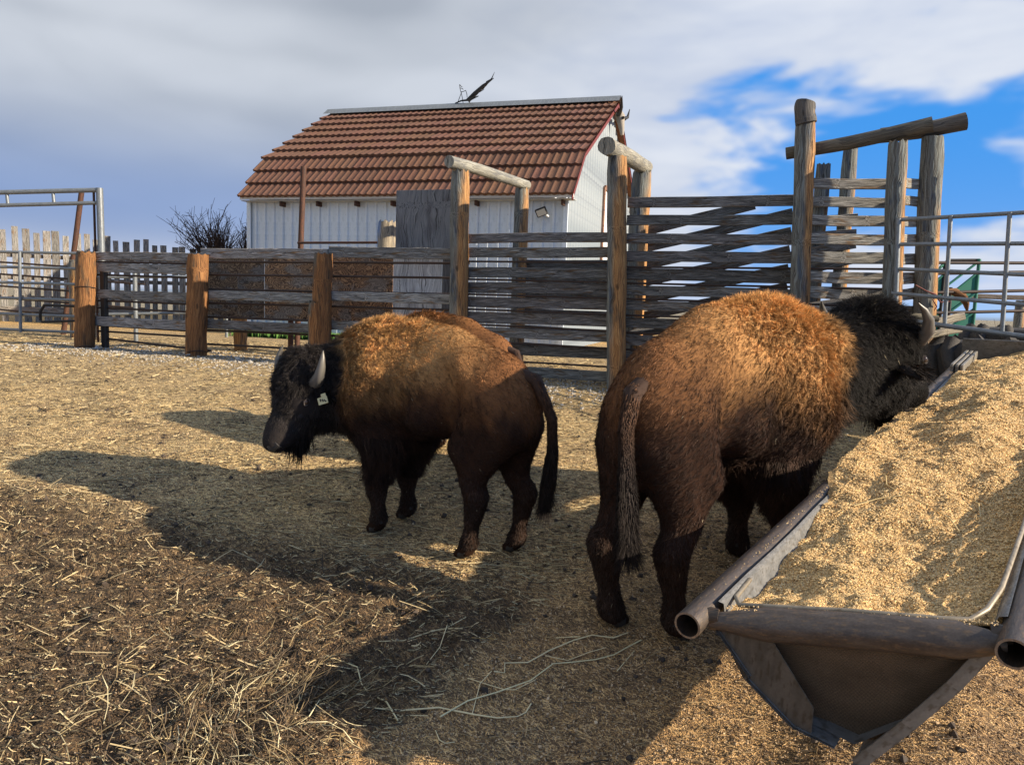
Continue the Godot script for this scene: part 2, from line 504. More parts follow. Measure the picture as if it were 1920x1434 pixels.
# a sawn board from a to b (centre line), upright height h, thickness t; `face` is the direction its broad side looks
func plank(a: Vector3, b: Vector3, h: float, t: float, face: Vector3, tint: Color, wob: float = 0.003) -> MB:
	var mb := MB.new()
	var ax := (b - a).normalized()
	var fz := (face - ax * face.dot(ax)).normalized()
	var fy := fz.cross(ax).normalized()
	var L := (b - a).length()
	var seg := 7
	var off := Vector2(rf(0, 3), rf(0, 5))
	var c := minf(h, t) * 0.16
	var prof := [Vector2(-t / 2 + c, h / 2), Vector2(t / 2 - c, h / 2), Vector2(t / 2, h / 2 - c), Vector2(t / 2, -h / 2 + c), Vector2(t / 2 - c, -h / 2), Vector2(-t / 2 + c, -h / 2), Vector2(-t / 2, -h / 2 + c), Vector2(-t / 2, h / 2 - c)]
	var w1 := rf(0, 9)
	var w2 := rf(0, 9)
	var tw := rf(-0.015, 0.015)
	var per := 0.0
	for k in 8:
		var p0: Vector2 = prof[k]
		var p1: Vector2 = prof[(k + 1) % 8]
		var e := p1 - p0
		var nn := (fy * -e.x + fz * e.y)
		nn = (fz * -e.y + fy * e.x).normalized()
		var mid := (p0 + p1) * 0.5
		if nn.dot(fz * mid.x + fy * mid.y) < 0.0: nn = -nn
		var last := -1
		for i in seg + 1:
			var f := float(i) / seg
			var sc := 1.0 + wob * 4.0 * sin(f * 11.0 + w1)
			var shift := fy * wob * sin(f * 7.0 + w2) + fz * (wob * 0.8 * sin(f * 5.0 + w1) + tw * f * 0.2)
			var o := a + ax * (L * f) + shift
			var q0 := o + fz * p0.x + fy * p0.y * sc
			var q1 := o + fz * p1.x + fy * p1.y * sc
			var i0 := mb.vert(q0, nn, off + Vector2(per, L * f), tint)
			var i1 := mb.vert(q1, nn, off + Vector2(per + e.length(), L * f), tint)
			if last >= 0:
				mb.quad(last, last + 1, i1, i0)
			last = i0
		per += e.length()
	for s in 2:
		var f := float(s)
		var sc := 1.0 + wob * 4.0 * sin(f * 11.0 + w1)
		var o := a + ax * (L * f) + fy * wob * sin(f * 7.0 + w2) + fz * (wob * 0.8 * sin(f * 5.0 + w1) + tw * f * 0.2)
		var nn := ax * (1.0 if s == 1 else -1.0)
		var ids := []
		for k in 8:
			ids.append(mb.vert(o + fz * prof[k].x + fy * prof[k].y * sc, nn, off + Vector2(prof[k].x, prof[k].y), tint * 0.9))
		for k in range(1, 7):
			mb.tri(ids[0], ids[k], ids[k + 1])
	return mb

# a round post or log with checks down its length; grey: 0 fresh orange .. 1 weathered
func log_mb(a: Vector3, b: Vector3, r0: float, r1: float, sides: int = 14, tint: Color = Color.WHITE, wob: float = 0.05, ragged: bool = false) -> MB:
	var mb := MB.new()
	var pts := []
	var rad := []
	var nseg := 9
	var sd := rf(0, 20)
	var ax := (b - a).normalized()
	var e := ax.cross(Vector3(0.3, 0.2, 0.9)).normalized()
	for i in nseg + 1:
		var f := float(i) / nseg
		pts.append(a.lerp(b, f) + e * 0.012 * sin(f * 4.0 + sd))
		rad.append(lerpf(r0, r1, f) * (1.0 + 0.03 * sin(f * 9.0 + sd)))
	mb.tube(pts, rad, sides, true, tint, wob, sd)
	if ragged:
		for i in mb.v.size():
			var d := (mb.v[i] - a).dot(ax)
			if d > (b - a).length() * 0.97:
				mb.v[i] += ax * 0.03 * sin(mb.v[i].x * 60.0 + sd) + ax * 0.02 * sin(mb.v[i].z * 90.0)
	return mb

# a post of squared, weathered timber: sunlit side painted orange, shaded side painted grey
func hewn_post(x: float, z: float, y0: float, y1: float, r: float, shade_split: float, lean: float = 0.0, sd: float = 0.0) -> MB:
	var mb := MB.new()
	var sides := 16
	var nseg := 16
	var rings := []
	for i in nseg + 1:
		var f := float(i) / nseg
		var row := []
		for k in sides + 1:
			var kk := k % sides
			var a := TAU * kk / sides
			# between a circle and a rounded square
			var q := 1.0 / pow(pow(absf(cos(a)), 3.6) + pow(absf(sin(a)), 3.6), 1.0 / 3.6)
			var rr := r * lerpf(1.0, q, 0.55) * (1.0 + 0.05 * sin(kk * 2.7 + sd) + 0.035 * sin(f * 13.0 + kk * 1.3 + sd) + 0.03 * sin(f * 31.0 + kk * 4.1))
			if f > 0.97: rr *= 0.93
			var p := Vector3(x + lean * f + cos(a) * rr, lerpf(y0, y1, f), z + sin(a) * rr)
			if i == nseg: p.y += 0.018 * sin(kk * 3.1 + sd) 
			row.append(p)
		rings.append(row)
	for k in sides:
		pass
	var ids := []
	for i in nseg + 1:
		var row := []
		for k in sides + 1:
			var a := TAU * k / sides
			var f := float(i) / nseg
			var nn := Vector3(cos(a), 0, sin(a))
			# weathered grey top; shaded flank tinted grey, sunlit flank tinted orange
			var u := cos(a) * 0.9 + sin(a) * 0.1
			var g := sstep(-0.16, 0.16, shade_split - u + 0.12 * sin(f * 6.0 + sd + k * 0.8) + 0.06 * sin(f * 23.0 + k) + 0.55 * sstep(0.72, 1.0, f))
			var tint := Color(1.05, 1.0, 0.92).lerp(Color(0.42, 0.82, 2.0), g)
			row.append(mb.vert(rings[i][k], nn, Vector2(k / float(sides) * TAU * r + sd, lerpf(y0, y1, f) + sd * 3.0), tint))
		ids.append(row)
	for i in nseg:
		for k in sides:
			mb.quad(ids[i][k], ids[i][k + 1], ids[i + 1][k + 1], ids[i + 1][k])
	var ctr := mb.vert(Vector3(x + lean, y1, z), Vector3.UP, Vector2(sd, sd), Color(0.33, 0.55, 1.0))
	var top := []
	for k in sides + 1:
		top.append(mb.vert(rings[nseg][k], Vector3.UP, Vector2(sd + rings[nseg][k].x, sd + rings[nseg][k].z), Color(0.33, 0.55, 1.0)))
	for k in sides:
		mb.tri(ctr, top[k], top[k + 1])
	return mb

func pipe(a: Vector3, b: Vector3, r: float, mat: Material, sides: int = 8, sag: float = 0.0) -> ArrayMesh:
	var mb := MB.new()
	var pts := []
	var rad := []
	for i in 5:
		var f := i / 4.0
		pts.append(a.lerp(b, f) - Vector3(0, sag * 4.0 * f * (1.0 - f), 0))
		rad.append(r)
	mb.tube(pts, rad, sides, true, Color.WHITE, 0.0, rf(0, 5))
	return mb.mesh(mat)

func grey_tint() -> Color:
	var g := rf(0.62, 1.25)
	return Color(g * rf(0.97, 1.05), g, g * rf(0.94, 1.0))

func build_ground() -> void:
	var xs := []
	var x := 0.0
	var step := 0.055
	while x < 4000.0:
		xs.append(x)
		if x > 5.0: step *= 1.09
		x += step
	var cols := []
	for i in range(xs.size() - 1, 0, -1):
		cols.append(-xs[i])
	cols.append_array(xs)
	var rows := []
	var d := -5.0
	step = 0.4
	while d < 4000.0:
		rows.append(d)
		if d < 0.6: step = 0.35
		elif d < 1.2: step = 0.1
		elif d < 5.5: step = 0.05
		else: step *= 1.06
		d += step
	rows.append(4500.0)
	var b := FastNoiseLite.new()
	b.seed = 40
	b.frequency = 1.0
	b.fractal_octaves = 4
	var mb := MB.new()
	var w := cols.size()
	for r in rows.size():
		for k in w:
			var px: float = cols[k]
			var pz: float = -rows[r]
			mb.v.append(Vector3(px, relief(px, pz, b), pz))
			mb.uv.append(Vector2(px, pz) / 1.9)
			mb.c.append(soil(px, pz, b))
	for r in rows.size():
		for k in w:
			var i0 := r * w + maxi(k - 1, 0)
			var i1 := r * w + mini(k + 1, w - 1)
			var j0 := maxi(r - 1, 0) * w + k
			var j1 := mini(r + 1, rows.size() - 1) * w + k
			mb.n.append((mb.v[i1] - mb.v[i0]).cross(mb.v[j1] - mb.v[j0]).normalized())
	if mb.n[0].y < 0.0:
		for i in mb.n.size(): mb.n[i] = -mb.n[i]
	for r in rows.size() - 1:
		for k in w - 1:
			mb.quad(r * w + k, r * w + k + 1, (r + 1) * w + k + 1, (r + 1) * w + k)
	var o := obj("ground", mb.mesh(M.ground), self)
	o.set_meta("kind", "structure")

func relief(px: float, pz: float, b: FastNoiseLite) -> float:
	var d := -pz
	var g := ground_at(px, pz)
	var near := 1.0 - sstep(9.0, 16.0, d)
	g += near * (0.022 * b.get_noise_2d(px * 1.1, pz * 1.1) + 0.016 * b.get_noise_2d(px * 4.0, pz * 4.0))
	# heap of old hay close by on the left, with a scuffed edge running away to the right
	var m := exp(-pow((px + 0.75) / 0.62, 2.0) - pow((d - 1.95) / 0.42, 2.0))
	g += 0.045 * m * (0.7 + 1.6 * b.get_noise_2d(px * 5.0 + 3.0, pz * 5.0))
	g += 0.055 * hay_zone(px, pz) * (0.25 + 1.6 * absf(b.get_noise_2d(px * 7.0, pz * 7.0)))
	# a bank of waste feed under the trough
	g += 0.10 * exp(-pow((px - 1.35 - 0.78 * (d - 2.2)) / 0.42, 2.0)) * sstep(0.8, 1.8, d) * (1.0 - sstep(5.4, 6.4, d))
	return g

# 1 where old dark hay lies trampled, 0 on clean crumbs
func hay_zone(px: float, pz: float) -> float:
	var d := -pz
	var edge := px - (-0.52 + 0.62 * (d - 2.1))     # the scuffed edge
	return (1.0 - sstep(-0.10, 0.02, edge)) * sstep(1.2, 1.7, d) * (1.0 - sstep(3.0, 3.6, d + 0.35 * px))

func soil(px: float, pz: float, b: FastNoiseLite) -> Color:
	var d := -pz
	var t := 0.5 + 0.9 * b.get_noise_2d(px * 0.7 + 20.0, pz * 0.7) + 0.5 * b.get_noise_2d(px * 3.1, pz * 3.1)
	var gold := Color(1.50, 1.38, 1.10)
	var brown := Color(1.18, 0.94, 0.70)
	var col := brown.lerp(gold, clampf(sstep(2.7, 5.2, d - 0.45 * px) + (t - 0.5) * 0.5, 0, 1))
	var hz := hay_zone(px, pz)
	col = col.lerp(Color(0.36, 0.29, 0.24) * (0.6 + t * 0.8), hz * 0.9)
	# dung-stained patches
	var dung := sstep(0.22, 0.42, b.get_noise_2d(px * 1.3 + 70.0, pz * 2.0 + 9.0))
	col = col.lerp(Color(0.42, 0.36, 0.32), dung * 0.55 * (1.0 - sstep(7.0, 9.0, d)))
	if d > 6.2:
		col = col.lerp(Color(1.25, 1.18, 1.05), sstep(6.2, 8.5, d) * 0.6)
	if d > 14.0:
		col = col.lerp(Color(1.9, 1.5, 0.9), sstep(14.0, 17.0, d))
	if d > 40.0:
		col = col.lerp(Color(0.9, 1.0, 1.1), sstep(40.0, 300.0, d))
	return col

func build_fences() -> void:
	var turn := deg_to_rad(-20.0)
	var O := Vector3(1.104, 0.93, -7.8)
	var F := Vector3(0, 0, 1)
	# --- low fence on the left
	var f := thing("board_fence", "low weathered board fence with four thick posts and rusty pipes left of the barn", "fence", O, turn)
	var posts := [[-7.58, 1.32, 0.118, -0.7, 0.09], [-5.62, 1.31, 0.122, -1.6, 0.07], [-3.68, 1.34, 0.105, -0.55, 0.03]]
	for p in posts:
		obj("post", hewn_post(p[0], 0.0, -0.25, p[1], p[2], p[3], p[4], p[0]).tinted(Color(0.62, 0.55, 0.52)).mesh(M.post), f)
	# a half-round second timber is strapped to the third post's foot
	obj("post_splice", hewn_post(-3.70, 0.045, -0.25, 0.76, 0.098, -0.3, 0.0, 2.0).tinted(Color(0.72, 0.64, 0.58)).mesh(M.post), f)
	var bays := [
		[-7.62, -5.55, [[1.286, 0.112], [1.114, 0.127], [0.752, 0.123], [0.380, 0.132]]],
		[-5.60, -3.66, [[1.325, 0.130], [0.791, 0.124], [0.420, 0.119]]],
		[-3.64, -1.86, [[1.365, 0.130], [0.841, 0.117], [0.491, 0.112]]]]
	for bay in bays:
		for bd in bay[2]:
			obj("board", plank(Vector3(bay[0], bd[0] + rf(-0.01, 0.01), -0.12), Vector3(bay[1], bd[0] + rf(-0.005, 0.025), -0.12), bd[1], 0.038, F, grey_tint() * 1.15).mesh(M.board), f)
	for h in [1.225, 1.058, 0.870, 0.689, 0.506, 0.330, 0.145]:
		obj("pipe_rail", pipe(Vector3(-5.7, h, -0.165), Vector3(-1.8, h + 0.04, -0.165), 0.014, M.dark_pipe), f)
	for h in [1.20, 1.02, 0.66, 0.56, 0.31, 0.23]:
		obj("pipe_rail", pipe(Vector3(-7.5, h, -0.165), Vector3(-5.72, h + rf(-0.01, 0.03), -0.165), 0.014, M.dark_pipe), f)
	obj("pipe_rail", pipe(Vector3(-7.35, 0.13, -0.165), Vector3(-5.5, 0.06, -0.165), 0.015, M.dark_pipe), f)
	var iron := MB.new()
	iron.box(Vector3(-7.34, 0.5, -0.14), Vector3(0.09, 1.35, 0.07), Basis.IDENTITY, Color.WHITE, 0.01)
	obj("iron_post", iron.mesh(M.black), f)
	for q in [[-7.52, 0.84, 0.13], [-7.52, 0.02, 0.12], [-5.58, 0.06, 0.126]]:
		var wr := MB.new()
		var pts := []
		var rad := []
		for k in 17:
			var a := TAU * k / 16.0
			pts.append(Vector3(q[0] + cos(a) * q[2] * 1.06, q[1] + 0.012 * sin(a * 2.0), sin(a) * q[2] * 1.06))
			rad.append(0.006)
		wr.tube(pts, rad, 5)
		obj("wire_tie", wr.mesh(M.dark_pipe), f)
	# --- plywood wall behind it
	var pw := thing("plywood_wall", "stained brown plywood sheets standing close behind the low board fence", "wall", O, turn)
	for q in [[-5.87, -4.925, 0.50, 1.345, Color(1.0, 1.04, 1.10)], [-4.92, -3.945, 0.50, 1.345, Color(1.6, 1.48, 1.36)], [-3.94, -2.975, 0.52, 1.36, Color(1.5, 1.26, 1.08)]]:
		var mb := MB.new()
		var u0 := rf(0, 3)
		mb.box(Vector3((q[0] + q[1]) / 2, (q[2] + q[3]) / 2, -0.52), Vector3(q[1] - q[0] - 0.012, q[3] - q[2], 0.018), Basis.IDENTITY, q[4], 0.002)
		for i in mb.uv.size(): mb.uv[i] = Vector2(mb.v[i].y + u0, mb.v[i].x * 0.8)
		obj("plywood_sheet", mb.mesh(M.ply), pw)
	for q in [[-2.97, -2.31, 0.46, 1.36, Color(3.3, 3.3, 3.3), "metal_sheet"], [-2.30, -2.05, 0.46, 1.37, Color(0.75, 0.76, 0.8), "metal_sheet"], [-2.90, -2.12, 1.38, 2.135, Color(0.95, 0.97, 1.0), "grey_panel"]]:
		var mb := MB.new()
		mb.box(Vector3((q[0] + q[1]) / 2, (q[2] + q[3]) / 2, -0.50 if q[5] == "metal_sheet" else -0.42), Vector3(q[1] - q[0], q[3] - q[2], 0.012), Basis.IDENTITY, q[4], 0.002)
		for i in mb.uv.size(): mb.uv[i] = Vector2(mb.v[i].x + q[2], mb.v[i].y)
		obj(q[5], mb.mesh(M.sheet), pw)
	for q in [-5.73, -4.86, -2.6]:
		obj("footing_post", hewn_post(q, -1.0 if q < -3.0 else -0.6, -0.05, 0.5, 0.085 if q < -5.0 else 0.035, -1.0, 0.0, q).mesh(M.rust if q > -5.0 else M.post), pw)
	# --- tall alley fence, middle bay
	var t := thing("alley_fence", "tall fence of nine dark grey boards between two tall posts right of the plywood", "fence", O, turn)
	for bd in [[1.551, 0.104], [1.391, 0.11], [1.171, 0.114], [1.003, 0.12], [0.840, 0.12], [0.668, 0.126], [0.500, 0.112], [0.320, 0.118], [0.075, 0.112]]:
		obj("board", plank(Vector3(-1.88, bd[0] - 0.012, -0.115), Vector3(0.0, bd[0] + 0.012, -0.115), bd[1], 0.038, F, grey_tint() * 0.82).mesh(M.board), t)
	for h in [1.280, 1.082, 0.914, 0.746, 0.576, 0.389, 0.182]:
		obj("pipe_rail", pipe(Vector3(-1.85, h, -0.07), Vector3(0.02, h + rf(-0.01, 0.015), -0.07), 0.011, M.dark_pipe), t)
	# --- chute side, right bay, up to the tallest post
	var c := thing("chute_fence", "tall dark board fence in front of the sloping ramp boards under blue sky", "fence", O, turn)
	for bd in [[1.913, 0.106], [1.732, 0.102], [1.544, 0.104], [1.362, 0.108], [1.180, 0.12], [1.013, 0.104], [0.853, 0.10], [0.674, 0.108], [0.49, 0.11], [0.31, 0.11], [0.12, 0.11]]:
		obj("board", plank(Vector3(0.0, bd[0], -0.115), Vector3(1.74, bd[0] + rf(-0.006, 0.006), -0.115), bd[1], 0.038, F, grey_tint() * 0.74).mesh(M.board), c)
	for h in [1.248, 1.082, 0.919, 0.747, 0.57, 0.39]:
		obj("pipe_rail", pipe(Vector3(0.02, h, -0.07), Vector3(2.5, h + rf(0.0, 0.03), -0.07), 0.011, M.dark_pipe), c)
	# --- two frames over the alley: near post, far post and a log laid across
	var a1 := thing("timber_gantry", "timber frame with a thin log beam in front of the barn roof", "timber frame", O, turn, "log beam frames over the cattle alley")
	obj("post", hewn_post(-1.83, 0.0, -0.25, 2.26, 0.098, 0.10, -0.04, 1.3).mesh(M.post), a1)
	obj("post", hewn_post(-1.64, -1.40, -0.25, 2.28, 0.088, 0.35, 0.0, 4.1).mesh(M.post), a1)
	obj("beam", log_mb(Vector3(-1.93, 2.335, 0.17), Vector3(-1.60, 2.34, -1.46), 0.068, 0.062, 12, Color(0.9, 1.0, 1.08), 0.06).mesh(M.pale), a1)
	var a2 := thing("timber_gantry", "timber frame with a thick log beam and post tinted orange on its sunlit side right of the barn", "timber frame", O, turn, "log beam frames over the cattle alley")
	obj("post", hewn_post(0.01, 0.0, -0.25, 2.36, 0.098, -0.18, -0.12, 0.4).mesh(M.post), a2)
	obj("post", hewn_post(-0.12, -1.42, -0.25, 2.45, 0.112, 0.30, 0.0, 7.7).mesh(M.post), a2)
	obj("beam", log_mb(Vector3(-0.19, 2.445, 0.18), Vector3(-0.10, 2.52, -1.52), 0.09, 0.092, 14, Color(0.85, 0.92, 0.95), 0.06).mesh(M.pale), a2)
	# --- back side of the alley
	var k := thing("back_fence", "dark boards on the alley's far side, seen through the tall fence's gaps", "fence", O, turn)
	for h in [1.34, 1.16, 0.93, 0.72, 0.50, 0.28]:
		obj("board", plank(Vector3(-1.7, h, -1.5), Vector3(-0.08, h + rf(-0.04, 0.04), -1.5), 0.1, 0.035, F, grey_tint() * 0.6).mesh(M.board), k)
	obj("rail", plank(Vector3(-0.9, 0.98, -1.3), Vector3(-0.15, 1.28, -1.3), 0.07, 0.04, F, Color(0.9, 0.85, 0.75)).mesh(M.board), k)
	# --- sloping far side of the loading ramp
	var rp := thing("loading_ramp", "sloping grey boards of the cattle loading ramp rising to the right behind the fence", "ramp", O, turn)
	for i in 7:
		var y0 := 1.837 - 0.0625 - 0.208 * i
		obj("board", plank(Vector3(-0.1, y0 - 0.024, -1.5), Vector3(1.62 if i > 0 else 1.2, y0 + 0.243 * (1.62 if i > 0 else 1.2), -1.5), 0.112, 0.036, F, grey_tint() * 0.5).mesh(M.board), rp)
	for i in 5:
		var y0 := 2.03 - 0.19 * i
		obj("board", plank(Vector3(1.62, y0, -1.22), Vector3(2.28, y0 + [0.02, 0.03, 0.06, 0.14, 0.16][i], -1.22), 0.095, 0.036, F, grey_tint()).mesh(M.board), rp)
	for px in [1.90, 2.16]:
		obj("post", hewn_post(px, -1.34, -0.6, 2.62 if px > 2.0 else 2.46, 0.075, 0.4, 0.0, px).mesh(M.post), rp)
	obj("floor_board", plank(Vector3(0.0, 0.55, -0.7), Vector3(2.6, 1.05, -0.7), 0.9, 0.04, Vector3(0, 1, 0.05), Color(0.7, 0.66, 0.6)).mesh(M.board), rp)
	# --- the tower of the chute: tallest post, two more, slats and the crossed logs on top
	var tw := thing("chute_tower", "timber loading tower with the tallest post, pale slats and logs crossed on top", "loading chute", O, turn)
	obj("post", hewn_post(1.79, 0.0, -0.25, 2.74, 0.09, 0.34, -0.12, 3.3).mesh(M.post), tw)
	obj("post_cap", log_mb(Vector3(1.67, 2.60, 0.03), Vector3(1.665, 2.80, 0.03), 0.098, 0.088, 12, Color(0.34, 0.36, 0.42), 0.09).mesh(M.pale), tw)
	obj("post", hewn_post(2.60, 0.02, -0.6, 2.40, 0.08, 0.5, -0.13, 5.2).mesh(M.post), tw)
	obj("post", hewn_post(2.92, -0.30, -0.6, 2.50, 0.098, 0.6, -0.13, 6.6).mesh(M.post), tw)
	obj("beam", log_mb(Vector3(1.52, 2.36, -0.12), Vector3(2.74, 2.55, -0.02), 0.058, 0.068, 12, Color(0.40, 0.40, 0.38), 0.07).mesh(M.pale), tw)
	obj("beam", log_mb(Vector3(2.35, 2.53, -0.30), Vector3(3.05, 2.63, -0.30), 0.07, 0.078, 12, Color(0.38, 0.38, 0.40), 0.08).mesh(M.pale), tw)
	for bd in [[2.061, 0.096], [1.889, 0.092], [1.717, 0.099], [1.542, 0.102], [1.372, 0.107], [1.186, 0.11], [1.038, 0.112], [0.857, 0.107], [0.68, 0.11]]:
		obj("slat", plank(Vector3(1.72, bd[0], -0.02), Vector3(2.58, bd[0] + rf(-0.01, 0.01), -0.19), bd[1], 0.036, Vector3(0.2, 0, 1), Color(1.35, 1.3, 1.2) * rf(0.85, 1.2)).mesh(M.board), tw)
		obj("slat", plank(Vector3(2.56, bd[0] + rf(-0.02, 0.02), -0.14), Vector3(2.86, bd[0] + 0.03 + rf(-0.01, 0.02), -0.44), bd[1] * 0.95, 0.036, F, Color(1.4, 1.36, 1.25) * rf(0.85, 1.2)).mesh(M.board), tw)
	obj("sill_log", log_mb(Vector3(2.62, 0.82, 0.10), Vector3(2.92, 0.84, 0.05), 0.035, 0.03, 10, Color(0.6, 0.58, 0.5)).mesh(M.pale), tw)
	obj("ramp_plank", plank(Vector3(2.62, 0.72, 0.14), Vector3(3.14, 0.86, -0.06), 0.07, 0.06, F, Color(1.5, 1.46, 1.36)).mesh(M.pale), tw)
	obj("ramp_plank", plank(Vector3(2.62, 0.62, 0.16), Vector3(3.12, 0.74, -0.04), 0.06, 0.06, F, Color(1.4, 1.36, 1.26)).mesh(M.pale), tw)
	var rope := MB.new()
	var rp0 := [Vector3(2.74, 1.13, -0.12), Vector3(2.84, 1.08, -0.17), Vector3(2.92, 1.05, -0.19), Vector3(2.97, 0.98, -0.20), Vector3(3.05, 0.99, -0.22)]
	rope.tube(rp0, [0.006, 0.006, 0.012, 0.007, 0.006], 6)
	rope.tube([Vector3(2.92, 1.05, -0.19), Vector3(2.90, 1.00, -0.17), Vector3(2.94, 0.94, -0.19), Vector3(2.92, 0.90, -0.18)], [0.008, 0.006, 0.007, 0.004], 6)
	tag(obj("twine", rope.mesh(M.red), self, Transform3D(Basis(Vector3.UP, turn), O)), "tangle of red baling twine tied to the rightmost chute post", "twine")

func build_barn() -> void:
	var turn := deg_to_rad(-17.0)
	var b := thing("barn", "white metal barn with a gambrel roof of rust brown tiles behind the fences", "barn", Vector3(0.858, 0.93, -13.27), turn)
	var wl := -6.56
	# front wall: ribbed panels, each a sheet with raised ribs
	var fw := MB.new()
	fw.box(Vector3(wl / 2, 1.25, -0.10), Vector3(-wl - 0.02, 3.1, 0.12))
	var front := obj("front_wall", fw.mesh(M.clad), b)
	var nx := 8
	for i in nx:
		var x0 := wl + (-wl) * i / nx
		var x1 := wl + (-wl) * (i + 1) / nx
		var mb := MB.new()
		var prof := []
		var ribs := 4
		var pw := (x1 - x0) / ribs
		for k in ribs:
			var s := x0 + k * pw
			prof.append_array([Vector2(s, 0.0), Vector2(s + pw * 0.66, 0.0), Vector2(s + pw * 0.74, 0.034), Vector2(s + pw * 0.90, 0.034)])
		prof.append(Vector2(x1 - 0.003, 0.0))
		var tone := rf(0.93, 1.03)
		for k in prof.size() - 1:
			var p: Vector2 = prof[k]
			var q: Vector2 = prof[k + 1]
			var nn := Vector3(-(q.y - p.y), 0, q.x - p.x).normalized()
			var zo := -0.035 + (i % 2) * 0.003
			mb.face(Vector3(p.x, -0.3, p.y + zo), Vector3(q.x, -0.3, q.y + zo), Vector3(q.x, 2.72, q.y + zo), Vector3(p.x, 2.72, p.y + zo), nn, 0.3, Color(tone, tone, tone))
		for r in 3:
			for k in ribs:
				mb.box(Vector3(x0 + k * pw + pw * 0.68, 0.5 + r * 0.95, -0.03), Vector3(0.014, 0.014, 0.012), Basis.IDENTITY, Color(0.4, 0.4, 0.4))
		obj("wall_panel", mb.mesh(M.clad), front)
	# gable end: corrugated sheets cut to the gambrel outline
	var out := [Vector2(0.0, 2.62), Vector2(-0.585, 3.50), Vector2(-3.85, 5.22), Vector2(-7.1, 3.50), Vector2(-7.7, 2.62)]
	var gw := MB.new()
	for i in 4:
		var p: Vector2 = out[i]
		var q: Vector2 = out[i + 1]
		gw.face(Vector3(-0.06, -0.3, p.x), Vector3(-0.06, -0.3, q.x), Vector3(-0.06, q.y, q.x), Vector3(-0.06, p.y, p.x), Vector3(1, 0, 0), 0.3)
		gw.face(Vector3(wl + 0.06, -0.3, p.x), Vector3(wl + 0.06, -0.3, q.x), Vector3(wl + 0.06, q.y, q.x), Vector3(wl + 0.06, p.y, p.x), Vector3(-1, 0, 0), 0.3)
	gw.face(Vector3(wl, -0.3, -7.7), Vector3(0, -0.3, -7.7), Vector3(0, 2.7, -7.7), Vector3(wl, 2.7, -7.7), Vector3(0, 0, -1), 0.3)
	var gab := obj("gable_wall", gw.mesh(M.sun_clad), b)
	for sh in 8:
		var mb := MB.new()
		var n := 36
		for k in n:
			var za := -7.7 * (sh + float(k) / n) / 8.0
			var zb := -7.7 * (sh + float(k + 1) / n) / 8.0
			var pa := 0.022 * sin(TAU * k / 9.0)
			var pb := 0.022 * sin(TAU * (k + 1) / 9.0)
			var ha := 0.0
			var hb := 0.0
			for i in 4:
				var p: Vector2 = out[i]
				var q: Vector2 = out[i + 1]
				if za <= p.x + 0.0001 and za >= q.x: ha = lerpf(p.y, q.y, (za - p.x) / (q.x - p.x))
				if zb <= p.x + 0.0001 and zb >= q.x - 0.001: hb = lerpf(p.y, q.y, clampf((zb - p.x) / (q.x - p.x), 0, 1))
			if hb == 0.0: hb = ha
			var tone := 1.0
			mb.face(Vector3(pa, -0.3, za), Vector3(pb, -0.3, zb), Vector3(pb, hb, zb), Vector3(pa, ha, za), Vector3(zb - za, 0, -(pb - pa)).normalized() * -1.0, 0.3, Color(tone, tone, tone))
		obj("gable_sheet", mb.mesh(M.sun_clad), gab)
	# red framed loft door in the gable
	var ld := MB.new()
	ld.box(Vector3(0.03, 2.55, -3.85), Vector3(0.03, 1.5, 1.2), Basis.IDENTITY, Color(1, 1, 1), 0.004)
	var door := obj("loft_door", ld.mesh(M.white), b)
	for s in [-1.0, 1.0]:
		var tr := MB.new()
		tr.box(Vector3(0.045, 2.55, -3.85 + s * 0.62), Vector3(0.05, 1.62, 0.10), Basis.IDENTITY, Color(0.9, 0.55, 0.45), 0.006)
		obj("door_trim", tr.mesh(M.pale), door)
	for s in [1.74, 3.36]:
		var tr := MB.new()
		tr.box(Vector3(0.048, s, -3.85), Vector3(0.05, 0.10, 1.14), Basis.IDENTITY, Color(0.9, 0.55, 0.45), 0.006)
		obj("door_trim", tr.mesh(M.pale), door)
	# corner trims, fascia, rafter tails
	for q in [[-0.02, 0.008], [wl + 0.02, 0.008]]:
		var mb := MB.new()
		mb.box(Vector3(q[0], 1.15, q[1]), Vector3(0.09, 3.0, 0.03), Basis.IDENTITY, Color.WHITE, 0.004)
		obj("corner_trim", mb.mesh(M.clad), b)
	var fa := MB.new()
	fa.box(Vector3((0.17 + wl) / 2, 2.685, 0.255), Vector3(0.17 - wl, 0.06, 0.03), Basis.IDENTITY, Color.WHITE, 0.004)
	obj("fascia", fa.mesh(M.white), b)
	var so := MB.new()
	so.box(Vector3((0.17 + wl) / 2, 2.64, 0.11), Vector3(0.15 - wl, 0.012, 0.25), Basis.IDENTITY, Color(0.6, 0.6, 0.6))
	obj("soffit", so.mesh(M.white), b)
	for xx in [-5.70, -4.89, -4.065, -3.31, -2.5, -1.648, -0.86, -0.051]:
		var mb := MB.new()
		mb.box(Vector3(xx, 2.585, 0.09), Vector3(0.045, 0.09, 0.17), Basis.IDENTITY, Color(0.8, 0.8, 0.8), 0.006)
		obj("rafter_tail", mb.mesh(M.rust), b)
	# roof: near slopes in overlapping tiles, far slopes as sheets
	var rf_mesh := MB.new()
	var eL := -6.56
	var bL := -6.66
	var rL := -7.08
	var E0 := Vector2(0.30, 2.715)
	var B0 := Vector2(-0.585, 3.60)
	var R0 := Vector2(-3.85, 5.30)
	var deck := -0.05
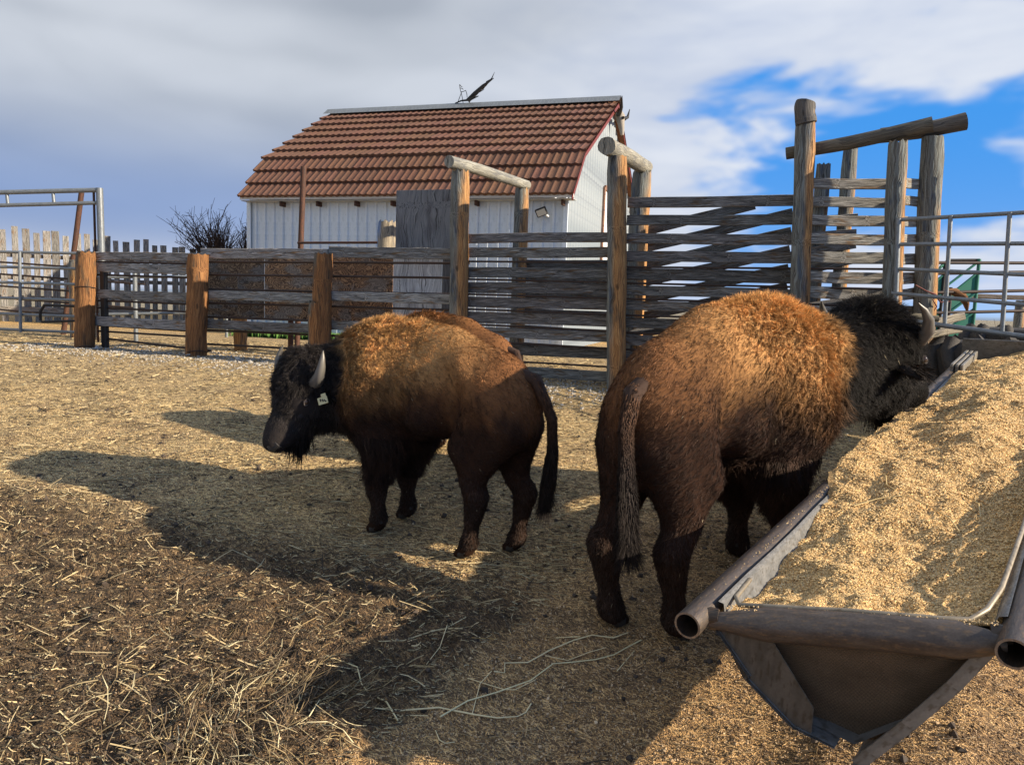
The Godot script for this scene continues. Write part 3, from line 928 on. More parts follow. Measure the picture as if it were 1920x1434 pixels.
	for q in [[E0, B0, eL, bL], [B0, R0, bL, rL]]:
		var p: Vector2 = q[0]
		var r: Vector2 = q[1]
		var nn := Vector3(0, -(r.x - p.x), r.y - p.y).normalized()
		if nn.y < 0: nn = -nn
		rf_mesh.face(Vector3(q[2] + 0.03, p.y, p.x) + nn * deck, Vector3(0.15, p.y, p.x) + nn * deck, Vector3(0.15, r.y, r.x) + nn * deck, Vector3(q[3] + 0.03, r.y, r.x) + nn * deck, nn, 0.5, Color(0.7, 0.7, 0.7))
	for q in [[R0, Vector2(-7.1, 3.60)], [Vector2(-7.1, 3.60), Vector2(-8.0, 2.715)]]:
		var p: Vector2 = q[0]
		var r: Vector2 = q[1]
		var nn := Vector3(0, p.x - r.x, -(r.y - p.y)).normalized()
		nn = Vector3(0, absf(r.x - p.x), -absf(r.y - p.y)).normalized()
		rf_mesh.face(Vector3(rL, p.y, p.x), Vector3(0.17, p.y, p.x), Vector3(0.17, r.y, r.x), Vector3(rL, r.y, r.x), nn, 0.5)
		rf_mesh.face(Vector3(rL, p.y, p.x) - nn * 0.06, Vector3(0.17, p.y, p.x) - nn * 0.06, Vector3(0.17, r.y, r.x) - nn * 0.06, Vector3(rL, r.y, r.x) - nn * 0.06, -nn, 0.5)
	var roof := obj("roof", rf_mesh.mesh(M.tile), b)
	var ncol := 24
	for q in [[E0, B0, eL, bL, 3], [B0, R0, bL, rL, 7]]:
		var p: Vector2 = q[0]
		var r: Vector2 = q[1]
		var up := Vector3(0, r.y - p.y, r.x - p.x)
		var len := up.length()
		up = up.normalized()
		var nn := Vector3(1, 0, 0).cross(up).normalized()
		if nn.y < 0: nn = -nn
		for row in q[4]:
			var f0: float = float(row) / q[4]
			var f1: float = float(row + 1) / q[4]
			var la: float = lerpf(q[2], q[3], f0)
			var ra := 0.177
			for cI in ncol:
				var xa := lerpf(la, ra, float(cI) / ncol)
				var xb := lerpf(la, ra, float(cI + 1) / ncol)
				obj("roof_tile", roof_tile(xa, xb, p, up, nn, f0 * len, f1 * len, rf(-0.004, 0.004)), roof)
	var rc := MB.new()
	for k in 2:
		var s := 1.0 if k == 0 else -1.0
		rc.face(Vector3(rL - 0.02, 5.26, -3.85 + s * 0.22), Vector3(0.20, 5.26, -3.85 + s * 0.22), Vector3(0.20, 5.42, -3.85), Vector3(rL - 0.02, 5.42, -3.85), Vector3(0, 0.8, 0.6 * s), 0.3)
	obj("ridge_cap", rc.mesh(M.galv), roof)
	# red rake boards up the gable edge
	for q in [[E0, B0], [B0, R0], [R0, Vector2(-7.1, 3.60)], [Vector2(-7.1, 3.60), Vector2(-8.0, 2.715)]]:
		var p: Vector2 = q[0]
		var r: Vector2 = q[1]
		var mb := MB.new()
		var dirv := Vector3(0, r.y - p.y, r.x - p.x)
		var bs := Basis(Vector3(1, 0, 0), dirv.normalized(), Vector3(1, 0, 0).cross(dirv.normalized()))
		mb.box(Vector3(0.155, (p.y + r.y) / 2 - 0.085, (p.x + r.x) / 2), Vector3(0.02, dirv.length() + 0.03, 0.07), bs, Color.WHITE, 0.004)
		obj("rake_board", mb.mesh(M.red), b)
	# floodlight on the wall
	var lt := thing("floodlight", "small black floodlight tilted down on the barn's front wall near its right corner", "lamp", b.transform * Vector3(-0.39, 2.40, 0.02), turn)
	var h := MB.new()
	var tb := Basis(Vector3(0, 0, 1), 0.35) * Basis(Vector3(1, 0, 0), 0.5)
	h.box(Vector3(-0.03, 0.02, 0.14), Vector3(0.20, 0.15, 0.05), tb, Color.WHITE, 0.012)
	obj("housing", h.mesh(M.black), lt)
	var gl := MB.new()
	gl.box(Vector3(-0.03, 0.02, 0.14) + tb * Vector3(0, 0, 0.027), Vector3(0.16, 0.11, 0.006), tb)
	obj("lens", gl.mesh(M.glass), lt)
	obj("bracket", pipe(Vector3(0.06, -0.04, 0.0), Vector3(0.02, 0.0, 0.13), 0.02, M.white), lt)
	# horned skull at the gable peak
	var sk := thing("cattle_skull", "bleached horned cattle skull hung at the barn's gable peak", "skull", b.transform * Vector3(0.20, 4.86, -3.70), turn)
	var s1 := MB.new()
	s1.tube([Vector3(0, 0.16, 0), Vector3(0.02, 0.08, 0), Vector3(0.05, -0.06, 0), Vector3(0.08, -0.22, 0), Vector3(0.09, -0.32, 0)], [0.08, 0.11, 0.08, 0.055, 0.035], 10, true, Color.WHITE, 0.05, 1.0)
	obj("cranium", s1.mesh(M.bone), sk)
	for s in [-1.0, 1.0]:
		var hm := MB.new()
		hm.tube([Vector3(0, 0.10, s * 0.10), Vector3(0.06, 0.09, s * 0.28), Vector3(0.12, 0.16, s * 0.44), Vector3(0.14, 0.36, s * 0.55)], [0.055, 0.048, 0.034, 0.007], 8)
		obj("horn", hm.mesh(M.black), sk)
		var ey := MB.new()
		ey.tube([Vector3(0.10, 0.03, s * 0.07), Vector3(0.14, 0.03, s * 0.09)], [0.035, 0.02], 8)
		obj("eye_socket", ey.mesh(M.black), sk)
	# rusted bird-like scrap sculpture on the ridge
	var sc := thing("ridge_ornament", "rusted scrap iron bird sculpture with a raised wing on the barn ridge", "sculpture", b.transform * Vector3(-3.35, 5.42, -3.85), turn)
	var wing := MB.new()
	wing.tube([Vector3(-0.05, 0.05, 0), Vector3(0.12, 0.20, 0), Vector3(0.32, 0.36, 0), Vector3(0.58, 0.52, 0)], [0.05, 0.055, 0.04, 0.008], 7, true, Color.WHITE, 0.2, 3.0)
	for i in 6:
		var a := Vector3(0.05 + i * 0.07, 0.16 + i * 0.055, 0)
		wing.tube([a, a + Vector3(0.12, 0.01 + i * 0.012, rf(-0.05, 0.05)), a + Vector3(0.22, 0.05 + 0.03 * i, rf(-0.08, 0.08))], [0.022, 0.016, 0.003], 5)
	obj("wing", wing.mesh(M.black), sc)
	var stk := MB.new()
	stk.tube([Vector3(-0.36, 0.0, 0), Vector3(-0.20, 0.05, 0), Vector3(0.0, 0.06, 0), Vector3(0.22, 0.14, 0)], [0.012, 0.02, 0.028, 0.01], 6, true, Color.WHITE, 0.2)
	for q in [[-0.3, 0.0, -0.20, 0.26], [-0.16, 0.0, -0.22, 0.26], [-0.22, 0.24, -0.26, 0.42], [-0.2, 0.25, -0.10, 0.28], [-0.10, 0.28, -0.06, 0.12], [-0.25, 0.42, -0.19, 0.36], [-0.24, 0.34, -0.16, 0.30], [0.0, 0.0, 0.06, 0.16]]:
		stk.tube([Vector3(q[0], q[1], 0), Vector3((q[0] + q[2]) / 2 + rf(-0.02, 0.02), (q[1] + q[3]) / 2, rf(-0.02, 0.02)), Vector3(q[2], q[3], 0)], [0.008, 0.008, 0.007], 5)
	obj("stand", stk.mesh(M.black), sc)

func roof_tile(xa: float, xb: float, p: Vector2, up: Vector3, nn: Vector3, s0: float, s1: float, jig: float) -> ArrayMesh:
	var mb := MB.new()
	var n := 8
	var over := 0.03
	var tint := Color(1, 1, 1) * rf(0.88, 1.10)
	tint = Color(tint.r, tint.g * rf(0.94, 1.05), tint.b * rf(0.92, 1.08))
	var base := Vector3(0, p.y, p.x)
	var off := Vector2(rf(0, 4), rf(0, 4))
	var lo := []
	var hi := []
	var lip := []
	for k in n + 1:
		var f := float(k) / n
		var wv := 0.018 * maxf(-0.25, sin(f * 2.0 * TAU + 0.6))
		var xx := lerpf(xa + 0.002, xb - 0.002, f)
		var dx := Vector3(1, 0, 0)
		var slope := 0.018 * cos(f * 2.0 * TAU + 0.6) * (1.0 if sin(f * 2.0 * TAU + 0.6) > -0.25 else 0.0) * 2.0 * TAU / (xb - xa)
		var nk := (nn - dx * slope).normalized()
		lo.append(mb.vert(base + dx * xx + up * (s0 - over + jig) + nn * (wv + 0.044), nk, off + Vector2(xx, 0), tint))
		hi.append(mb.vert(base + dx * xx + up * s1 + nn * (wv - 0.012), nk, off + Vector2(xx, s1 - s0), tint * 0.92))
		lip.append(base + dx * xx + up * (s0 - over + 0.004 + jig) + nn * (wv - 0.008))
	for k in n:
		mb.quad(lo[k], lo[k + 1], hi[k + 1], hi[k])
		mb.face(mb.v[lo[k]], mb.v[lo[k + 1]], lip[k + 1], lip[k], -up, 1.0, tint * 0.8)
	return mb.mesh(M.tile)
func build_yard_things() -> void:
	var turn := deg_to_rad(-20.0)
	# grey pipe gate on the far left
	var g := thing("pipe_gate", "pale grey six-bar pipe gate hung on the leftmost fence post", "gate", Vector3(-6.2, 1.0, -10.6))
	for h in [1.225, 1.01, 0.79, 0.565, 0.335, 0.11]:
		obj("bar", pipe(Vector3(0.0, h + 0.015, 0), Vector3(-3.3, h, -0.6), 0.021, M.galv), g)
	for x in [-0.9, -2.3, -3.3]:
		obj("stile", pipe(Vector3(x, 1.24, x * 0.18 + 0.03), Vector3(x - 0.03, 0.09, x * 0.18 + 0.03), 0.022, M.galv), g)
	var latch := MB.new()
	latch.tube([Vector3(0.1, 0.50, 0.12), Vector3(-0.45, 0.50, 0.06), Vector3(-0.52, 0.40, 0.05), Vector3(-0.52, 0.28, 0.05)], [0.02, 0.02, 0.02, 0.02], 8)
	latch.tube([Vector3(0.1, 0.30, 0.10), Vector3(-0.5, 0.26, 0.05)], [0.016, 0.016], 8)
	obj("latch", latch.mesh(M.black), g)
	# overhead frame of the left alley
	var fr := thing("overhead_frame", "pale grey overhead pipe frame with two bars above the left gate", "frame", Vector3(-6.36, 0.93, -11.5))
	obj("post", pipe(Vector3(0.02, -0.2, 0), Vector3(0.0, 2.34, 0), 0.05, M.galv, 10), fr)
	obj("post", pipe(Vector3(-0.09, -0.2, -0.02), Vector3(-0.10, 2.30, -0.02), 0.018, M.rust), fr)
	obj("bar", pipe(Vector3(-0.02, 2.31, 0), Vector3(-4.2, 2.10, -0.2), 0.036, M.galv, 10), fr)
	obj("bar", pipe(Vector3(-0.02, 2.12, 0), Vector3(-4.2, 1.90, -0.2), 0.030, M.galv, 10), fr)
	for x in [-0.72, -1.45, -2.9]:
		obj("brace", pipe(Vector3(x, 2.13 + x * 0.05, x * 0.05), Vector3(x - 0.01, 2.28 + x * 0.05, x * 0.05), 0.024, M.galv), fr)
	obj("post", pipe(Vector3(-4.2, -0.2, -0.2), Vector3(-4.2, 2.1, -0.2), 0.05, M.galv, 10), fr)
	# a second, lower grey gate seen through the boards
	var g2 := thing("inner_gate", "grey pipe gate standing half open behind the left board fence", "gate", Vector3(-5.9, 0.95, -11.6))
	for h in [1.02, 0.45]:
		obj("bar", pipe(Vector3(-0.7, h - 0.05, 0.1), Vector3(1.3, h + 0.05, -0.3), 0.022, M.galv), g2)
	obj("stile", pipe(Vector3(0, 0.0, 0), Vector3(0.0, 1.2, 0), 0.035, M.galv), g2)
	obj("stile", pipe(Vector3(1.3, 0.1, -0.3), Vector3(1.3, 1.15, -0.3), 0.025, M.galv), g2)
	# dark pipes of the pen behind the left gate
	var pen := thing("pen_rails", "thin rusty pipe rails of the pen behind the left gate", "fence", Vector3(-6.5, 0.95, -12.4))
	for h in [1.15, 0.95, 0.75, 0.55, 0.35]:
		obj("rail", pipe(Vector3(-4.5, h + 0.12, -0.5), Vector3(0.4, h - 0.05, 0.1), 0.016, M.dark_pipe), pen)
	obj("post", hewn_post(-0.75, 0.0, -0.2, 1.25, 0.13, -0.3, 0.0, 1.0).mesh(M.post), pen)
	obj("iron_post", pipe(Vector3(-0.45, -0.1, 0.05), Vector3(-0.42, 1.35, 0.05), 0.045, M.black), pen)
	# leaning rusty pole and upright rusty pole
	tag(obj("leaning_pole", pipe(Vector3(-7.90, 0.85, -13.0), Vector3(-7.50, 3.38, -13.0), 0.045, M.rust, 8), self), "rusty pole leaning right in front of the picket windbreak", "pole")
	tag(obj("rusty_pole", pipe(Vector3(-3.20, 0.8, -10.95), Vector3(-3.105, 3.60, -10.95), 0.042, M.rust, 8), self), "upright rusty pole in front of the barn roof", "pole")
	tag(obj("rusty_rail", pipe(Vector3(-3.17, 2.515, -10.9), Vector3(-1.72, 2.53, -10.4), 0.018, M.rust, 8), self), "short rusty rail running along just above the plywood", "rail")
	tag(obj("white_post", hewn_post(-1.71, -9.89, 0.7, 2.76, 0.115, -1.0, 0.0, 2.0).mesh(M.pale), self), "pale bleached post top showing above the plywood wall", "post")
	# windbreak of upright slabs
	var wb := thing("picket_windbreak", "tall grey picket windbreak of uneven upright slabs at the far left", "fence", Vector3(-11.6, 0.93, -16.9))
	var dirv := Vector3(2.55, 0, -1.05).normalized()
	for i in 40:
		var s := -2.2 + i * 0.205 + rf(-0.03, 0.03)
		var w := rf(0.11, 0.16)
		var h := 2.12 - 0.05 * s + rf(-0.08, 0.06)
		var c0 := dirv * s
		obj("picket", plank(c0 + Vector3(0, -0.15, 0), c0 + Vector3(rf(-0.02, 0.02), h, 0), w, 0.03, Vector3(0.38, 0, 0.92), Color(1.30, 1.26, 1.20) * rf(0.7, 1.2), 0.004).mesh(M.board), wb)
	for h in [0.55, 1.0, 1.5]:
		obj("rail", plank(dirv * -2.4 + Vector3(0, h, -0.06), dirv * 6.0 + Vector3(0, h, -0.06), 0.09, 0.05, Vector3(0.38, 0, 0.92), Color(0.9, 0.8, 0.7)).mesh(M.board), wb)
	obj("kick_board", plank(dirv * -2.4 + Vector3(0, 0.28, 0.05), dirv * 3.0 + Vector3(0, 0.28, 0.05), 0.14, 0.04, Vector3(0.38, 0, 0.92), Color(1.3, 1.2, 1.1)).mesh(M.board), wb)
	# silver gate on the right
	var rg := thing("silver_gate", "silver five-bar pipe gate running out of frame to the right of the chute", "gate", Vector3(3.44, 0.9, -6.85))
	var e := Vector3(1.05, 0, 1.20).normalized()   # along the gate, towards the viewer's right
	e = Vector3(0.655, 0, 0.75).normalized()
	var tops := [[1.733, 1.735], [1.515, 1.488], [1.295, 1.240], [1.076, 1.000], [0.848, 0.748]]
	for t in tops:
		var far_h: float = t[0] + (t[1] - t[0]) * 2.4
		obj("bar", pipe(Vector3(0, t[0], 0), e * 2.4 + Vector3(0, far_h, 0), 0.018 if t[0] > 0.9 else 0.022, M.galv, 10), rg)
	for q in [[0.0, 0.04], [0.43, 0.03], [0.87, 0.03], [1.7, 0.0]]:
		obj("stile", pipe(e * q[0] + Vector3(-0.01, 1.74, 0.02), e * q[0] + Vector3(q[1], 0.84 - q[0] * 0.12, 0.02), 0.018 if q[0] > 0.1 else 0.024, M.galv, 10), rg)
	# dark pipes further back
	var bp := thing("rear_rails", "four thin dark pipe rails beyond the silver gate", "fence", Vector3(3.6, 0.9, -7.6))
	for q in [[1.381, 1.433], [1.259, 1.36], [1.067, 1.178], [0.87, 0.97]]:
		obj("rail", pipe(Vector3(-0.4, q[0] - 0.01, 0.25), Vector3(2.6, q[1] + 0.05, -0.1), 0.016, M.dark_pipe), bp)
	obj("post", pipe(Vector3(2.4, -2.0, -0.08), Vector3(2.4, 1.5, -0.08), 0.03, M.dark_pipe), bp)
	# brown rail and post behind
	var br := thing("brown_rail_fence", "short brown wooden rail and post behind the green chute", "fence", Vector3(6.8, -1.0, -11.0))
	obj("rail", plank(Vector3(-0.2, 3.09, 0), Vector3(1.3, 3.10, 0), 0.07, 0.05, Vector3(0, 0, 1), Color(0.6, 0.5, 0.45)).mesh(M.board), br)
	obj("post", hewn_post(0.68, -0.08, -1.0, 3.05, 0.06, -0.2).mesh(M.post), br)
	# green steel chute
	var gc := thing("green_chute", "green steel loading chute with sloping side panels behind the silver gate", "loading chute", Vector3(5.45, 0.3, -9.5))
	for s in 2:
		var z := -0.75 * s
		obj("post", pipe(Vector3(0.40, -1.2, z), Vector3(0.385, 2.215, z), 0.022, M.green if s == 0 else M.black, 8), gc)
		obj("post", pipe(Vector3(0.10, -1.0, z), Vector3(0.06, 1.85, z), 0.024, M.black, 8), gc)
		for q in [[1.88, 2.20], [1.72, 2.06], [1.50, 1.80], [1.30, 1.55]]:
			obj("rail", pipe(Vector3(0.0, q[0] - 0.02, z), Vector3(0.40, q[1], z), 0.016, M.green, 8), gc)
		for q in [[1.52, 1.74, 2.04, 1.80], [1.02, 1.33, 1.60, 1.28]]:
			var mb := MB.new()
			var a := Vector3(0.06, q[0] - 0.02, z)
			mb.face(a, Vector3(0.375, q[3], z), Vector3(0.375, q[2], z), Vector3(0.06, q[1], z), Vector3(0, 0, 1))
			mb.face(a + Vector3(0, 0, -0.01), Vector3(0.375, q[3], z - 0.01), Vector3(0.375, q[2], z - 0.01), Vector3(0.06, q[1], z - 0.01), Vector3(0, 0, -1))
			obj("side_panel", mb.mesh(M.green), gc)
	obj("top_bar", pipe(Vector3(0.0, 2.19, -0.02), Vector3(0.385, 2.205, -0.02), 0.016, M.black), gc)
	obj("top_bar", pipe(Vector3(0.385, 2.205, 0), Vector3(0.385, 2.205, -0.75), 0.016, M.green), gc)
	obj("top_bar", pipe(Vector3(-0.1, 2.10, 0.0), Vector3(0.0, 2.19, -0.02), 0.014, M.green), gc)
	# shaggy brown bundle slung on the tower's end
	var sb := MB.new()
	sb.tube([Vector3(-0.08, 0.06, 0), Vector3(0.0, 0.05, 0.02), Vector3(0.09, 0.01, 0.02), Vector3(0.15, -0.06, 0.0), Vector3(0.17, -0.14, 0.0)], [0.02, 0.06, 0.062, 0.04, 0.012], 16, true, Color(0.20, 0.095, 0.04), 0.30, 2.0, 0.6)
	var bn := obj("brown_bundle", sb.mesh(M.plain), self, Transform3D(Basis.IDENTITY, Vector3(4.40, 1.98, -7.55)))
	tag(bn, "small shaggy brown bundle hung beside the rightmost chute post", "bundle")
	# tractor tyres lying flat
	tyre("tractor_tyre", Vector3(4.62, 0.74, -6.5), 0.86, 0.84, "big black tractor tyre lying flat behind the far end of the feed trough", 0.0)
	tyre("tractor_tyre", Vector3(6.15, 0.82, -8.4), 0.95, 0.86, "black tractor tyre lying flat under the silver gate's far side, farther of two", 0.4)
	# bare shrub left of the barn, bare sapling far right
	shrub("bare_shrub", Vector3(-7.05, 0.9, -18.5), 3.0, 0.9, 430, "leafless reddish shrub growing beside the barn's left corner", 5)
	shrub("bare_sapling", Vector3(17.4, -2.0, -25.5), 4.0, 0.8, 60, "thin bare sapling far off beyond the silver gate", 9)
	# grass at the barn foot
	var mm := MultiMesh.new()
	mm.transform_format = MultiMesh.TRANSFORM_3D
	mm.use_colors = true
	mm.mesh = blade_mesh(M.grass, 0.0)
	mm.instance_count = 5000
	var bt := Transform3D(Basis(Vector3.UP, deg_to_rad(-17.0)), Vector3(0.858, 0.93, -13.27))
	for i in 5000:
		var p := bt * Vector3(rf(-6.4, -2.8), 0.0, rf(0.05, 0.9) * rf(0.3, 1.0))
		p.y = ground_at(p.x, p.z) - 0.005
		var h := rf(0.05, 0.15)
		var b := Basis(Vector3.UP, rf(0, TAU)) * Basis(Vector3.RIGHT, rf(-0.5, 0.5))
		mm.set_instance_transform(i, Transform3D(b.scaled(Vector3(0.012, h, h)) , p))
		var c := rf(0.6, 1.3)
		mm.set_instance_color(i, Color(0.075 * c, 0.17 * c, 0.03 * c))
	var gi := MultiMeshInstance3D.new()
	gi.name = "grass"
	gi.multimesh = mm
	gi.material_override = M.grass
	add_child(gi)
	tag(gi, "strip of short green grass along the foot of the barn wall", "grass")
	gi.set_meta("kind", "stuff")

# a curved blade one unit tall, one unit wide at the foot
func blade_mesh(mat: Material, wave: float, base_w: float = 1.0) -> ArrayMesh:
	var mb := MB.new()
	var ys := [0.0, 0.35, 0.7, 1.0]
	var zs := [0.0, 0.07, 0.05 - wave * 0.5, -0.06 + wave]
	var ws := [0.5, 0.48, 0.34, 0.0]
	var last := []
	for i in 4:
		var nn := Vector3(0, 0.15, 1).normalized()
		if i < 3:
			var a := mb.vert(Vector3(-ws[i] * base_w + wave * 0.0, ys[i], zs[i]), (nn + Vector3(-0.5, 0, 0)).normalized())
			var b := mb.vert(Vector3(ws[i] * base_w, ys[i], zs[i]), (nn + Vector3(0.5, 0, 0)).normalized())
			if i > 0: mb.quad(last[0], last[1], b, a)
			last = [a, b]
		else:
			var t := mb.vert(Vector3(0, ys[i], zs[i]), nn)
			mb.tri(last[0], last[1], t)
	return mb.mesh(mat)

func tyre(called: String, at: Vector3, r: float, h: float, label: String, ph: float) -> void:
	var t := thing(called, label, "tyre", at, ph, "tractor tyres lying flat behind the trough")
	var mb := MB.new()
	var prof := [Vector2(r - 0.34, 0.06), Vector2(r - 0.30, 0.0), Vector2(r - 0.12, 0.02), Vector2(r - 0.03, 0.10), Vector2(r - 0.02, h * 0.5), Vector2(r - 0.03, h - 0.10), Vector2(r - 0.12, h - 0.02), Vector2(r - 0.30, h), Vector2(r - 0.36, h - 0.06), Vector2(r - 0.22, h - 0.10), Vector2(r - 0.12, h * 0.5), Vector2(r - 0.22, 0.10), Vector2(r - 0.34, 0.06)]
	var n := 48
	var ids := []
	for k in n + 1:
		var a := TAU * k / n
		var d := Vector3(cos(a), 0, sin(a))
		var row := []
		for i in prof.size():
			var p: Vector2 = prof[i]
			var q: Vector2 = prof[(i + 1) % prof.size()] - prof[maxi(i - 1, 0)]
			var nn := (d * q.y + Vector3.UP * -q.x).normalized()
			row.append(mb.vert(d * p.x + Vector3.UP * p.y, nn, Vector2(k * 0.12, i * 0.1)))
		ids.append(row)
	for k in n:
		for i in prof.size() - 1:
			mb.quad(ids[k][i], ids[k][i + 1], ids[k + 1][i + 1], ids[k + 1][i])
	obj("carcass", mb.mesh(M.rubber), t)
	for side in 2:
		for k in 17:
			var a0 := TAU * (k + 0.5 * side) / 17.0
			var lug := MB.new()
			var pts := []
			for j in 6:
				var f := j / 5.0
				var a := a0 + 0.42 * f
				var y := lerpf(h * 0.46, h - 0.01, f) if side == 1 else lerpf(h * 0.54, 0.01, f)
				var rr := r + 0.012 - 0.10 * pow(f, 5.0)
				pts.append(Vector3(cos(a) * rr, y, sin(a) * rr))
			lug.tube(pts, [0.045, 0.05, 0.052, 0.056, 0.06, 0.066], 6, true, Color(1, 1, 1) * rf(0.8, 1.5), 0.1, k)
			obj("lug", lug.mesh(M.rubber), t)

func shrub(called: String, at: Vector3, h: float, spread: float, twigs: int, label: String, sd: int) -> void:
	var r := RandomNumberGenerator.new()
	r.seed = sd
	var t := thing(called, label, "shrub", at)
	var st := MB.new()
	var tips := []
	for i in 9:
		var a := TAU * i / 9.0 + r.randf_range(-0.3, 0.3)
		var o := Vector3(cos(a), 0, sin(a)) * spread
		var p1 := o * 0.25 + Vector3(0, h * 0.3, 0)
		var p2 := o * r.randf_range(0.5, 0.8) + Vector3(0, h * 0.62, 0)
		st.tube([Vector3(o.x * 0.05, -0.2, o.z * 0.05), p1, p2], [0.03, 0.024, 0.014], 5)
		tips.append([p1, p2])
	obj("stems", st.mesh(M.twig), t)
	var tw := MB.new()
	for i in twigs:
		var q: Array = tips[r.randi() % 9]
		var f := r.randf_range(0.1, 1.1)
		var a: Vector3 = q[0].lerp(q[1], f)
		var out := Vector3(a.x, 0, a.z) * 0.55 + Vector3(r.randf_range(-0.4, 0.4), r.randf_range(0.25, 0.8), r.randf_range(-0.4, 0.4))
		var L := r.randf_range(0.25, 0.55) * h * 0.6
		var b := a + out.normalized() * L * 0.55
		var c := b + (out.normalized() + Vector3(r.randf_range(-0.5, 0.5), 0.25, r.randf_range(-0.5, 0.5))).normalized() * L * 0.6
		tw.tube([a, b, c], [0.010, 0.008, 0.004], 4, false)
		for k in 3:
			var s := b.lerp(c, r.randf())
			tw.tube([s, s + Vector3(r.randf_range(-0.2, 0.2), r.randf_range(0.0, 0.28), r.randf_range(-0.2, 0.2))], [0.006, 0.003], 3, false)
	var o2 := obj("twigs", tw.mesh(M.twig), t)
	o2.set_meta("kind", "stuff")

var TA := Vector3(0.515, 0.894, -2.0)
var TL := Vector3(3.04, 0.545, -3.85)
var TW := Vector3(0.723, 0.095, 0.28)

func tp(u: float, v: float, h: float) -> Vector3:    # in the trough's own frame: u metres along, v 0..1 across, h up from the rails
	return TL.normalized() * u + TW * v + Vector3(0, h, 0)

func heap(u: float, v: float, b: FastNoiseLite) -> float:
	var c := sin(clampf(v, 0, 1) * PI)
	var h := -0.012 + 0.016 * c
	h -= 0.034 * exp(-pow((u - 0.42) / 0.22, 2.0)) * (1.0 - sstep(0.05, 0.32, v))
	h += 0.060 * sstep(0.75, 1.3, u) * (1.0 - 0.55 * sstep(2.2, 2.6, u)) * (1.0 - sstep(0.0, 0.7, v) * 0.6)
	h += (0.008 + 0.045 * c) * sstep(1.2, 3.0, u) * (1.0 - 0.6 * sstep(3.6, 4.9, u)) * (0.6 + 0.4 * sin(u * 2.2 + v * 2.0))
	h += 0.028 * exp(-pow((v - 0.62 - 0.06 * sin(u * 2.0)) / 0.20, 2.0)) * sstep(0.9, 1.7, u)
	h -= 0.02 * exp(-pow((u - 1.0) / 0.5, 2.0) - pow((v - 0.72) / 0.3, 2.0))
	h += 0.016 * sstep(1.0, 1.6, u) * (1.0 - sstep(2.7, 3.3, u)) * (1.0 - sstep(0.0, 0.25, v))
	h += 0.030 * b.get_noise_2d(u * 1.6, v * 1.9) + 0.018 * b.get_noise_2d(u * 6.0, v * 5.0)
	return h

